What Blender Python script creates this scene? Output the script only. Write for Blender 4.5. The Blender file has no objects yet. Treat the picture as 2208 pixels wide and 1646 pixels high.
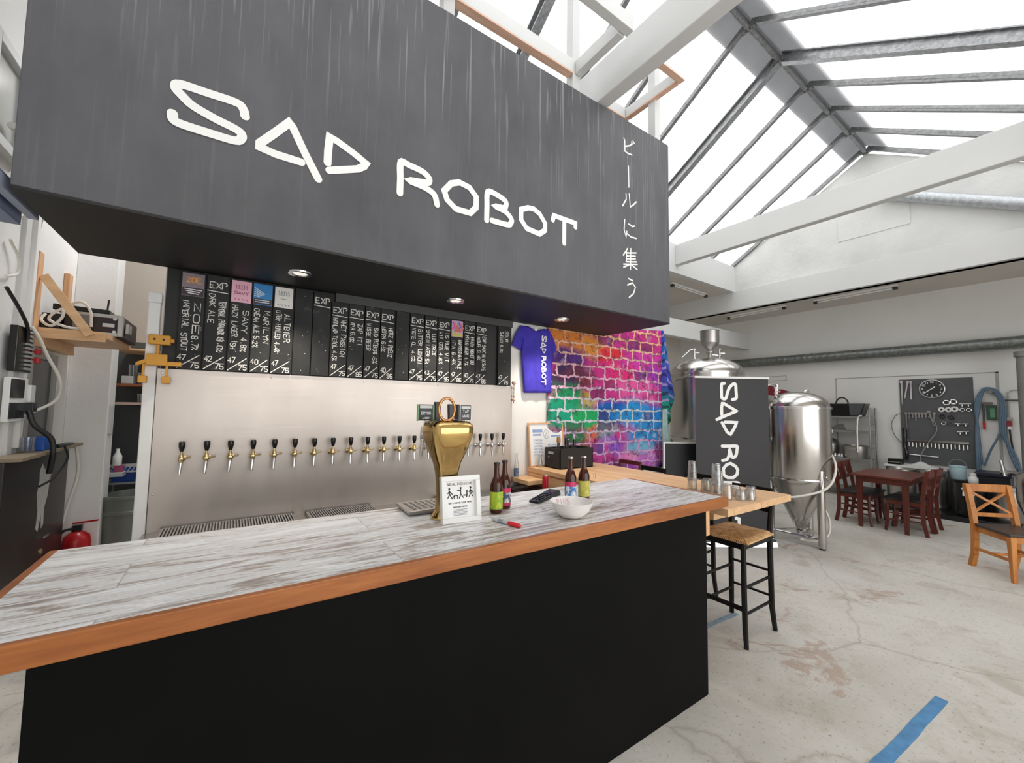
import bpy, bmesh, math, random
from mathutils import Vector, Matrix, Euler

random.seed(7)
SC = bpy.context.scene
COL = SC.collection
PI = math.pi

# ------------------------------------------------------------------ camera
CAM_H = 1.62
_cam = bpy.data.cameras.new('camera')
_cam.sensor_fit = 'HORIZONTAL'
_cam.sensor_width = 36.0
_cam.lens = 881.5 / 2208.0 * 36.0
_cam.clip_start = 0.02
_cam.clip_end = 200
cam = bpy.data.objects.new('camera', _cam)
COL.objects.link(cam)
_yaw, _pitch, _roll = (math.radians(a) for a in (34.188, 3.629, 0.9047))
_f = Vector((math.sin(_yaw) * math.cos(_pitch), math.cos(_yaw) * math.cos(_pitch), math.sin(_pitch)))
_r = Vector((math.cos(_yaw), -math.sin(_yaw), 0))
_u = _r.cross(_f)
_r2 = math.cos(_roll) * _r + math.sin(_roll) * _u
_u2 = -math.sin(_roll) * _r + math.cos(_roll) * _u
cam.matrix_world = Matrix(((_r2.x, _u2.x, -_f.x, 0), (_r2.y, _u2.y, -_f.y, 0), (_r2.z, _u2.z, -_f.z, CAM_H), (0, 0, 0, 1)))
SC.camera = cam

# ------------------------------------------------------------------ daylight: bright overcast sky through the glazed roof
world = bpy.data.worlds.new('overcast_sky')
SC.world = world
world.use_nodes = True
_wn = world.node_tree.nodes
_bg = _wn['Background']
_bg.inputs['Color'].default_value = (1.0, 0.995, 0.988, 1)
_bg.inputs['Strength'].default_value = 1.0
SC.view_settings.view_transform = 'Standard'
SC.view_settings.look = 'None'
SC.view_settings.gamma = 1.0
SC.view_settings.use_curve_mapping = False
SC.view_settings.exposure = 1.6
SC.cycles.max_bounces = 10
SC.cycles.diffuse_bounces = 6
SC.cycles.glossy_bounces = 5
SC.cycles.transmission_bounces = 8
SC.cycles.transparent_max_bounces = 16
SC.cycles.sample_clamp_indirect = 6.0
SC.cycles.use_denoising = True
SC.cycles.caustics_reflective = False
SC.cycles.caustics_refractive = False

RIDGE_Y, RIDGE_Z = 2.29, 6.27
EAVE_L, EAVE_R, EAVE_Z = 4.62, -0.04, 4.82
X_BACK, X_GABLE, X_END = -1.2, 9.1, 10.35

def _portal(name, y0, z0, y1, z1):
    l = bpy.data.lights.new(name, 'AREA')
    l.shape = 'RECTANGLE'
    ln = math.hypot(y1 - y0, z1 - z0)
    l.size = X_GABLE - X_BACK - 0.2
    l.size_y = ln
    l.energy = 1.0
    l.cycles.is_portal = True
    o = bpy.data.objects.new(name, l)
    COL.objects.link(o)
    mid = Vector(((X_BACK + X_GABLE) / 2, (y0 + y1) / 2, (z0 + z1) / 2))
    yv = Vector((0, y1 - y0, z1 - z0)).normalized()
    xv = Vector((1, 0, 0))
    zv = xv.cross(yv)
    if zv.z < 0:
        xv = -xv
        zv = -zv
    m = Matrix((xv, yv, zv)).transposed().to_4x4()
    m.translation = mid + Vector((0, 0, 0.03))
    o.matrix_world = m
_portal('skylight_daylight_left', EAVE_L, EAVE_Z + .03, RIDGE_Y, RIDGE_Z + .03)
_portal('skylight_daylight_right', EAVE_R, EAVE_Z + .03, RIDGE_Y, RIDGE_Z + .03)
# added unseen opening in the wall behind the camera, for frontal fill daylight
FILL_OPENING_X0, FILL_OPENING_X1, FILL_OPENING_Z = -.6, 6.4, 3.5
_l = bpy.data.lights.new('added_opening_daylight', 'AREA')
_l.shape = 'RECTANGLE'
_l.size = FILL_OPENING_X1 - FILL_OPENING_X0
_l.size_y = FILL_OPENING_Z
_l.cycles.is_portal = True
_o = bpy.data.objects.new('added_opening_daylight', _l)
COL.objects.link(_o)
_o.matrix_world = Matrix(((1, 0, 0, (FILL_OPENING_X0 + FILL_OPENING_X1) / 2), (0, 0, -1, -3.25), (0, 1, 0, FILL_OPENING_Z / 2), (0, 0, 0, 1)))

# ------------------------------------------------------------------ materials
def lin(h):
    h = h.lstrip('#')
    c = [int(h[i:i + 2], 16) / 255 for i in (0, 2, 4)]
    return tuple(x / 12.92 if x <= 0.04045 else ((x + 0.055) / 1.055) ** 2.4 for x in c)

class NT:
    """tiny node helper"""
    def __init__(s, name):
        s.m = bpy.data.materials.new(name)
        s.m.use_nodes = True
        s.t = s.m.node_tree
        s.b = s.t.nodes['Principled BSDF']
        s._co = None
    def n(s, kind, **kw):
        nd = s.t.nodes.new(kind)
        for k, v in kw.items():
            setattr(nd, k, v)
        return nd
    def l(s, a, b):
        s.t.links.new(a, b)
    def co(s, which='Object'):
        if s._co is None:
            s._co = s.n('ShaderNodeTexCoord')
        return s._co.outputs[which]
    def mapped(s, scale=(1, 1, 1), loc=(0, 0, 0), rot=(0, 0, 0), which='Object'):
        m = s.n('ShaderNodeMapping')
        m.inputs['Scale'].default_value = scale
        m.inputs['Location'].default_value = loc
        m.inputs['Rotation'].default_value = rot
        s.l(s.co(which), m.inputs['Vector'])
        return m.outputs['Vector']
    def noise(s, vec, scale=5, detail=4, rough=.55, dist=0):
        n = s.n('ShaderNodeTexNoise')
        n.inputs['Scale'].default_value = scale
        n.inputs['Detail'].default_value = detail
        n.inputs['Roughness'].default_value = rough
        n.inputs['Distortion'].default_value = dist
        s.l(vec, n.inputs['Vector'])
        return n.outputs['Fac']
    def ramp(s, fac, stops, interp='LINEAR'):
        r = s.n('ShaderNodeValToRGB')
        r.color_ramp.interpolation = interp
        e = r.color_ramp.elements
        while len(e) < len(stops):
            e.new(.5)
        for i, (p, c) in enumerate(stops):
            e[i].position = p
            e[i].color = (*c, 1) if len(c) == 3 else c
        s.l(fac, r.inputs['Fac'])
        return r.outputs['Color']
    def mix(s, fac, a, b, mode='MIX'):
        m = s.n('ShaderNodeMix', data_type='RGBA', blend_type=mode)
        for i, v in ((0, fac), (6, a), (7, b)):
            if isinstance(v, (int, float)):
                m.inputs[i].default_value = v
            elif isinstance(v, tuple):
                m.inputs[i].default_value = (*v, 1) if len(v) == 3 else v
            else:
                s.l(v, m.inputs[i])
        return m.outputs[2]
    def math(s, op, a, b=None, c=None, clamp=False):
        m = s.n('ShaderNodeMath', operation=op, use_clamp=clamp)
        for i, v in enumerate((a, b, c)):
            if v is None:
                continue
            if isinstance(v, (int, float)):
                m.inputs[i].default_value = v
            else:
                s.l(v, m.inputs[i])
        return m.outputs[0]
    def sep(s, vec):
        x = s.n('ShaderNodeSeparateXYZ')
        s.l(vec, x.inputs[0])
        return x.outputs
    def base(s, c):
        if isinstance(c, tuple):
            s.b.inputs['Base Color'].default_value = (*c, 1)
        else:
            s.l(c, s.b.inputs['Base Color'])
    def set(s, **kw):
        for k, v in kw.items():
            k = {'rough': 'Roughness', 'metal': 'Metallic', 'spec': 'Specular IOR Level', 'trans': 'Transmission Weight', 'ior': 'IOR', 'alpha': 'Alpha', 'coat': 'Coat Weight', 'aniso': 'Anisotropic', 'sheen': 'Sheen Weight'}[k]
            if isinstance(v, (int, float)):
                s.b.inputs[k].default_value = v
            else:
                s.l(v, s.b.inputs[k])
        return s
    def bump(s, h, strength=.2, dist=.01):
        b = s.n('ShaderNodeBump')
        b.inputs['Strength'].default_value = strength
        b.inputs['Distance'].default_value = dist
        s.l(h, b.inputs['Height'])
        s.l(b.outputs[0], s.b.inputs['Normal'])

_plain = {}
def plain(hexc, rough=.5, metal=0.0, spec=.5, vary=.06, vs=6.0, name=None, bump=0):
    """a painted / plastic surface with slight procedural unevenness"""
    key = (hexc, rough, metal, spec, vary, vs)
    if key in _plain:
        return _plain[key]
    t = NT(name or 'paint_' + hexc.lstrip('#'))
    c = lin(hexc)
    f = t.noise(t.co(), vs, 3)
    lo = tuple(x * (1 - vary) for x in c)
    hi = tuple(min(1, x * (1 + vary)) for x in c)
    t.base(t.ramp(f, [(.3, lo), (.7, hi)]))
    t.set(rough=rough, metal=metal, spec=spec)
    if bump:
        t.bump(f, bump, .01)
    _plain[key] = t.m
    return t.m

def wood(name, dark, light, axis='X', scale=1.0, rough=.45, ring=9.0, knots=True):
    t = NT(name)
    sc = {'X': (.9, 9, 9), 'Y': (9, .9, 9), 'Z': (9, 9, .9)}[axis]
    v = t.mapped(tuple(x * scale for x in sc))
    g1 = t.noise(v, 1.6, 5, .6, .6)
    v2 = t.mapped(tuple(x * scale * 4 for x in sc))
    g2 = t.noise(v2, 2.2, 3, .5)
    f = t.math('ADD', t.math('MULTIPLY', g1, .7), t.math('MULTIPLY', g2, .3))
    t.base(t.ramp(f, [(.32, lin(dark)), (.5, tuple((a + b) / 2 for a, b in zip(lin(dark), lin(light)))), (.66, lin(light))]))
    t.set(rough=rough)
    t.bump(f, .08, .004)
    return t.m

def brushed(name, hexc, rough=.3, axis='X', metal=1.0, vary=.08, sc=1.0):
    t = NT(name)
    s = {'X': (.6, 40, 40), 'Y': (40, .6, 40), 'Z': (40, 40, .6)}[axis]
    f = t.noise(t.mapped(tuple(x * sc for x in s)), 2, 3)
    g = t.noise(t.co(), 2.2, 3)
    c = lin(hexc)
    t.base(t.mix(t.math('MULTIPLY', f, .8), tuple(x * (1 - vary) for x in c), tuple(min(1, x * (1 + vary)) for x in c)))
    t.set(metal=metal, rough=t.math('ADD', t.math('MULTIPLY', t.math('ADD', f, g), .10), rough - .1))
    return t.m

def glass(name, tint=(1, 1, 1)):
    """thin clear glass: mostly see-through with a mirror sheen at glancing angles"""
    t = NT(name)
    out = t.t.nodes['Material Output']
    tr = t.n('ShaderNodeBsdfTransparent')
    gl = t.n('ShaderNodeBsdfGlossy')
    gl.inputs['Roughness'].default_value = .03
    df = t.n('ShaderNodeBsdfDiffuse')
    f = t.noise(t.co(), 20, 2)
    t.l(t.ramp(f, [(.3, tuple(x * .93 for x in tint)), (.7, tuple(x * .97 for x in tint))]), tr.inputs['Color'])
    df.inputs['Color'].default_value = (.85, .86, .87, 1)
    lw = t.n('ShaderNodeLayerWeight')
    lw.inputs['Blend'].default_value = .35
    m1 = t.n('ShaderNodeMixShader')
    t.l(t.math('MULTIPLY_ADD', lw.outputs['Facing'], .85, .05), m1.inputs[0])
    t.l(tr.outputs[0], m1.inputs[1])
    t.l(gl.outputs[0], m1.inputs[2])
    m2 = t.n('ShaderNodeMixShader')
    t.l(t.math('MULTIPLY_ADD', lw.outputs['Facing'], .12, .015), m2.inputs[0])
    t.l(m1.outputs[0], m2.inputs[1])
    t.l(df.outputs[0], m2.inputs[2])
    t.l(m2.outputs[0], out.inputs['Surface'])
    return t.m

M = {}
# walls and white paint
def plaster(name, hexc, rough=.75, dirt=.10, bump=.25):
    t = NT(name)
    c = lin(hexc)
    f = t.noise(t.co(), 1.3, 5)
    g = t.noise(t.co(), 9, 5, .65)
    base = t.ramp(f, [(.3, tuple(x * (1 - dirt) for x in c)), (.65, c)])
    base = t.mix(t.ramp(g, [(.66, (0, 0, 0)), (.8, (.35, .35, .35))]), base, tuple(x * .82 for x in c))
    t.base(base)
    t.set(rough=rough, spec=.3)
    t.bump(g, bump, .01)
    return t.m
M['wall'] = plaster('white_wall_paint', '#ebeae8', dirt=.06)
M['wall_end'] = plaster('end_wall_paint', '#dededb', dirt=.05, bump=.1)
M['gable'] = plaster('gable_plaster', '#dadbd9', dirt=.16, bump=1.0)
M['soffit'] = plaster('ceiling_paint', '#d6d1c9', dirt=.06, bump=.1)
M['beam'] = plaster('beam_white_paint', '#d6d7d6', rough=.55, dirt=.05, bump=.08)
M['kitchen'] = None
def _kitchen():
    t = NT('kitchen_two_tone_paint')
    z = t.sep(t.co())[2]
    f = t.math('GREATER_THAN', z, 2.27)
    g = t.noise(t.co(), 3, 3)
    col = t.mix(f, lin('#4a4d4c'), lin('#b3aaa0'))
    t.base(t.mix(t.math('MULTIPLY', g, .15), col, (.02, .02, .02)))
    t.set(rough=.7)
    return t.m
M['kitchen'] = _kitchen()
def _concrete():
    t = NT('worn_concrete_floor')
    v = t.co()
    big = t.noise(v, .7, 5, .6)
    mid = t.noise(v, 3.2, 6, .65, .4)
    fine = t.noise(v, 42, 4, .7)
    c = t.ramp(big, [(.3, lin('#b3afa7')), (.5, lin('#c8c5be')), (.68, lin('#d3d1cb'))])
    c = t.mix(t.ramp(mid, [(.54, (0, 0, 0)), (.68, (.6, .6, .6))]), c, lin('#a89f92'))
    c = t.mix(t.ramp(fine, [(.30, (.75, .75, .75)), (.42, (0, 0, 0))]), c, lin('#7e776d'))
    c = t.mix(t.ramp(fine, [(.60, (0, 0, 0)), (.72, (.5, .5, .5))]), c, lin('#dddbd6'))
    # worn pinkish patches of old floor paint
    pv = t.mapped((1, 1, 1), (3.7, 1.3, 0))
    pn = t.noise(pv, 1.25, 6, .7, .6)
    c = t.mix(t.ramp(pn, [(.60, (0, 0, 0)), (.63, (.7, .7, .7))]), c, lin('#ab9486'))
    # hairline cracks
    vo = t.n('ShaderNodeTexVoronoi', feature='DISTANCE_TO_EDGE')
    dn = t.n('ShaderNodeTexNoise')
    dn.inputs['Scale'].default_value = 2.0
    dn.inputs['Detail'].default_value = 6
    t.l(v, dn.inputs['Vector'])
    add = t.n('ShaderNodeMix', data_type='VECTOR')
    add.inputs[0].default_value = .25
    t.l(v, add.inputs[4])
    t.l(dn.outputs['Color'], add.inputs[5])
    vo.inputs['Scale'].default_value = .55
    t.l(add.outputs[1], vo.inputs['Vector'])
    c = t.mix(t.ramp(vo.outputs['Distance'], [(.0, (.42, .42, .42)), (.005, (0, 0, 0))]), c, lin('#8a8176'))
    t.base(c)
    t.set(rough=t.math('ADD', .5, t.math('MULTIPLY', mid, .25)), spec=.35)
    t.bump(t.math('ADD', mid, t.math('MULTIPLY', fine, .3)), .15, .01)
    return t.m
M['floor'] = _concrete()
def _panel():
    t = NT('opal_roof_sheet')
    out = t.t.nodes['Material Output']
    tr = t.n('ShaderNodeBsdfTransparent')
    tl = t.n('ShaderNodeBsdfTranslucent')
    f = t.noise(t.mapped((.3, 3, 3)), 2, 3)
    t.l(t.ramp(f, [(.3, (.93, .95, .97)), (.7, (1, 1, 1))]), tl.inputs['Color'])
    tr.inputs['Color'].default_value = (.66, .66, .66, 1)
    mx = t.n('ShaderNodeMixShader')
    mx.inputs[0].default_value = .2
    t.l(tr.outputs[0], mx.inputs[1])
    t.l(tl.outputs[0], mx.inputs[2])
    t.l(mx.outputs[0], out.inputs['Surface'])
    return t.m
M['roof_sheet'] = _panel()
def _cap():
    t = NT('ridge_cap_sheet')
    out = t.t.nodes['Material Output']
    tl = t.n('ShaderNodeBsdfTranslucent')
    df = t.n('ShaderNodeBsdfDiffuse')
    f = t.noise(t.co(), 3, 3)
    t.l(t.ramp(f, [(.3, lin('#a0a2a5')), (.7, lin('#aeb0b3'))]), tl.inputs['Color'])
    df.inputs['Color'].default_value = (.25, .25, .26, 1)
    mx = t.n('ShaderNodeMixShader')
    mx.inputs[0].default_value = .75
    t.l(tl.outputs[0], mx.inputs[1])
    t.l(df.outputs[0], mx.inputs[2])
    t.l(mx.outputs[0], out.inputs['Surface'])
    return t.m
M['ridge_cap'] = _cap()
def _galv(name, a, b, rough=.45):
    t = NT(name)
    vo = t.n('ShaderNodeTexVoronoi')
    vo.inputs['Scale'].default_value = 38
    t.l(t.co(), vo.inputs['Vector'])
    f = t.noise(t.co(), 6, 3)
    bw = t.n('ShaderNodeRGBToBW')
    t.l(vo.outputs['Color'], bw.inputs[0])
    t.base(t.ramp(t.math('ADD', t.math('MULTIPLY', bw.outputs[0], .6), t.math('MULTIPLY', f, .4)), [(.25, lin(a)), (.75, lin(b))]))
    t.set(metal=.7, rough=rough)
    return t.m
M['galv'] = _galv('galvanised_steel', '#86888a', '#a9abad')
M['rafter'] = _galv('weathered_roof_steel', '#7c7d7e', '#979899', .55)
M['duct'] = _galv('grey_duct_steel', '#6f7472', '#8b908e', .4)
M['duct_light'] = _galv('pale_duct_steel', '#b4b9bd', '#c9cdd0', .5)
# black paint with chalky drips (overhead sign box)
def _hood():
    t = NT('charcoal_paint_with_drips')
    v = t.co()
    f = t.noise(v, 1.1, 5, .6)
    g = t.noise(t.mapped((1, 1, .35)), 3.5, 5, .65)
    c = t.ramp(t.math('ADD', t.math('MULTIPLY', f, .5), t.math('MULTIPLY', g, .5)), [(.32, lin('#4a4a4e')), (.66, lin('#626266'))])
    z = t.sep(v)[2]
    s1 = t.noise(t.mapped((55, 1, .9)), 1.0, 2, .5)
    s2 = t.noise(t.mapped((38, 1, 1.7), (3, 0, 5)), 1.0, 2, .5)
    up = t.math('MULTIPLY_ADD', z, .75, -.40, clamp=True)
    d1 = t.math('MULTIPLY', t.ramp(s1, [(.62, (0, 0, 0)), (.74, (1, 1, 1))]), t.math('ADD', up, .12))
    d2 = t.math('MULTIPLY', t.ramp(s2, [(.64, (0, 0, 0)), (.72, (1, 1, 1))]), up)
    d = t.math('ADD', t.math('MULTIPLY', d1, .6), t.math('MULTIPLY', d2, .45), clamp=True)
    t.base(t.mix(d, c, lin('#a4a4a6')))
    t.set(rough=.55, spec=.4)
    return t.m
M['hood'] = _hood()
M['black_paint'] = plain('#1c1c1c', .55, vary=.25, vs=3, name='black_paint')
M['bar_front'] = plain('#0b0b0b', .6, spec=.08, vary=.2, vs=2.5, name='bar_front_black')
M['white_letter'] = plain('#f4f4f2', .5, vary=.02, name='white_lettering_paint')
M['chalk'] = plain('#e4e2dd', .8, spec=.1, vary=.15, vs=60, name='white_chalk')
def _slat():
    t = NT('chalkboard_paint')
    oi = t.n('ShaderNodeObjectInfo')
    va = t.n('ShaderNodeVectorMath', operation='ADD')
    t.l(t.co(), va.inputs[0])
    t.l(oi.outputs['Location'], va.inputs[1])
    g = t.noise(va.outputs[0], 14, 5, .7)
    f = t.noise(va.outputs[0], 3, 4)
    c = t.ramp(f, [(.3, lin('#28292a')), (.7, lin('#3a3b3b'))])
    c = t.mix(t.ramp(g, [(.58, (0, 0, 0)), (.8, (.5, .5, .5))]), c, lin('#77787a'))
    t.base(c)
    t.set(rough=.7, spec=.25)
    return t.m
M['slat'] = _slat()
# whitewashed laminate bar top
def _laminate():
    t = NT('whitewashed_wood_laminate')
    br = t.n('ShaderNodeTexBrick')
    br.offset = .42
    br.inputs['Scale'].default_value = 1.0
    br.inputs['Brick Width'].default_value = 1.28
    br.inputs['Row Height'].default_value = .205
    br.inputs['Mortar Size'].default_value = .0016
    br.inputs['Mortar Smooth'].default_value = 0.1
    br.inputs['Color1'].default_value = (0, 0, 0, 1)
    br.inputs['Color2'].default_value = (1, 1, 1, 1)
    br.inputs['Mortar'].default_value = (.5, .5, .5, 1)
    t.l(t.mapped((1, 1, 1), (1.245, .315, 0)), br.inputs['Vector'])
    rnd = t.n('ShaderNodeRGBToBW')
    t.l(br.outputs['Color'], rnd.inputs[0])
    sh = t.n('ShaderNodeCombineXYZ')
    t.l(t.math('MULTIPLY', rnd.outputs[0], 7.0), sh.inputs[0])
    t.l(t.math('MULTIPLY', rnd.outputs[0], 3.0), sh.inputs[1])
    va = t.n('ShaderNodeVectorMath', operation='ADD')
    t.l(t.co(), va.inputs[0])
    t.l(sh.outputs[0], va.inputs[1])
    mp = t.n('ShaderNodeMapping')
    mp.inputs['Scale'].default_value = (1.25, 8.5, 1)
    t.l(va.outputs[0], mp.inputs['Vector'])
    g1 = t.noise(mp.outputs[0], 1.5, 8, .72, 2.2)
    mp2 = t.n('ShaderNodeMapping')
    mp2.inputs['Scale'].default_value = (3.5, 60, 1)
    t.l(va.outputs[0], mp2.inputs['Vector'])
    g2 = t.noise(mp2.outputs[0], 1.3, 4, .6, 1.0)
    f = t.math('ADD', t.math('MULTIPLY', g1, .80), t.math('MULTIPLY', g2, .20))
    f = t.math('ADD', f, t.math('MULTIPLY_ADD', rnd.outputs[0], .07, -.01))
    c = t.ramp(f, [(.36, lin('#857a74')), (.43, lin('#a89e98')), (.465, lin('#bcb6b2')), (.495, lin('#e3e4e5')), (.54, lin('#d2d2d3')), (.58, lin('#eceef0'))])
    c = t.mix(t.math('MULTIPLY', br.outputs['Fac'], .6), c, lin('#77736f'))
    t.base(c)
    t.set(rough=.32, spec=.45)
    return t.m
M['laminate'] = _laminate()
M['bar_edge'] = wood('oiled_edge_wood', '#7c4018', '#b06c34', 'X', rough=.32)
M['bar_edge_y'] = wood('oiled_edge_wood_side', '#8a4a20', '#b87437', 'Y', rough=.32)
M['pine'] = wood('pale_pine', '#c99c70', '#e6c095', 'Y', rough=.5)
M['pine_x'] = wood('pale_pine_across', '#cc9d6f', '#ebc497', 'X', rough=.5)
M['pine_z'] = wood('pale_pine_upright', '#cf986a', '#e8b98b', 'Z', rough=.55)
M['raw_timber'] = wood('raw_timber', '#d4a88e', '#ecc6ae', 'X', rough=.6)
M['mahogany'] = wood('dark_red_wood', '#4a1d14', '#6f2f20', 'X', rough=.4)
M['mahogany_z'] = wood('dark_red_wood_leg', '#431a12', '#67291c', 'Z', rough=.4)
M['honey'] = wood('honey_wood', '#a8642a', '#cf8a44', 'Z', rough=.4)
M['black_wood'] = plain('#0b0a0a', .4, spec=.3, vary=.2, name='black_lacquered_wood')
M['steel_sheet'] = None
def _sheet():
    t = NT('brushed_steel_sheet')
    f = t.noise(t.mapped((1.2, 40, 60)), 2, 4)
    g = t.noise(t.mapped((1.0, 1, .5)), 1.6, 4)
    sp = t.noise(t.co(), 30, 4, .7)
    c = t.ramp(g, [(.3, lin('#b3aaa3')), (.7, lin('#c6beb7'))])
    c = t.mix(t.ramp(sp, [(.66, (0, 0, 0)), (.8, (.3, .3, .3))]), c, lin('#ddd8d2'))
    t.base(c)
    t.set(metal=.82, rough=t.math('ADD', .34, t.math('MULTIPLY', f, .14)))
    return t.m
M['steel_sheet'] = _sheet()
M['steel'] = brushed('polished_tank_steel', '#c9c6c2', .2, 'Z')
M['steel_dull'] = brushed('dull_stainless_steel', '#b7b4b0', .36, 'X')
M['chrome'] = brushed('chrome', '#d6d6d6', .16, 'Z')
M['brass'] = brushed('polished_brass', '#d4b272', .13, 'Z', vary=.05)
M['tap_brass'] = brushed('tap_brass', '#cfba8e', .25, 'Z')
M['black_plastic'] = plain('#111112', .3, vary=.2, name='black_plastic')
M['dark_plastic'] = plain('#2a2b2d', .45, vary=.2, name='dark_plastic')
M['white_plastic'] = plain('#e6e6e4', .4, vary=.03, name='white_plastic')
M['bowl_white'] = plain('#e9e6e3', .3, vary=.02, name='white_bowl_plastic')
M['cable_white'] = plain('#dcd9d0', .5, name='white_cable')
M['cable_black'] = plain('#161617', .5, name='black_cable')
M['clear_glass'] = glass('clear_glass', (.97, .98, .98))
M['amber_glass'] = None
def _amber():
    t = NT('brown_bottle_glass')
    f = t.noise(t.co(), 12, 2)
    t.base(t.ramp(f, [(.3, lin('#40190a')), (.7, lin('#5c2710'))]))
    t.set(rough=.06, trans=.45, ior=1.5)
    return t.m
M['amber_glass'] = _amber()
M['dark_glass'] = plain('#120d0c', .08, name='dark_bottle_glass')
M['red_paint'] = plain('#b3191f', .3, name='red_paint')
M['grey_plastic'] = plain('#7b8079', .5, name='grey_bin_plastic')
M['blue_plastic'] = plain('#1d5bb8', .4, name='blue_plastic')
M['paper'] = plain('#eeeeee', .7, vary=.02, name='white_paper')
M['ink'] = plain('#242426', .7, name='black_ink')
M['grey_ink'] = plain('#8f9296', .7, name='grey_print')
M['blue_ink'] = plain('#8ea4cc', .7, name='blue_print')
M['yellow_wood'] = plain('#d79a33', .5, vary=.08, name='yellow_painted_wood')
M['dark_cabinet'] = plain('#2c2524', .35, vary=.15, vs=3, name='dark_brown_laminate')
M['blue_grey'] = plain('#7c87a3', .45, vary=.08, name='blue_grey_steel_paint')
M['pegboard'] = plain('#525456', .6, vary=.08, name='dark_pegboard_paint')
M['hose_blue'] = plain('#5a7388', .45, vary=.06, name='blue_grey_hose_rubber')
M['post_grey'] = plain('#7a7b78', .5, vary=.1, name='grey_post_paint')
M['tape_blue'] = plain('#4f86b4', .6, vary=.2, vs=14, name='worn_blue_floor_tape')

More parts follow.
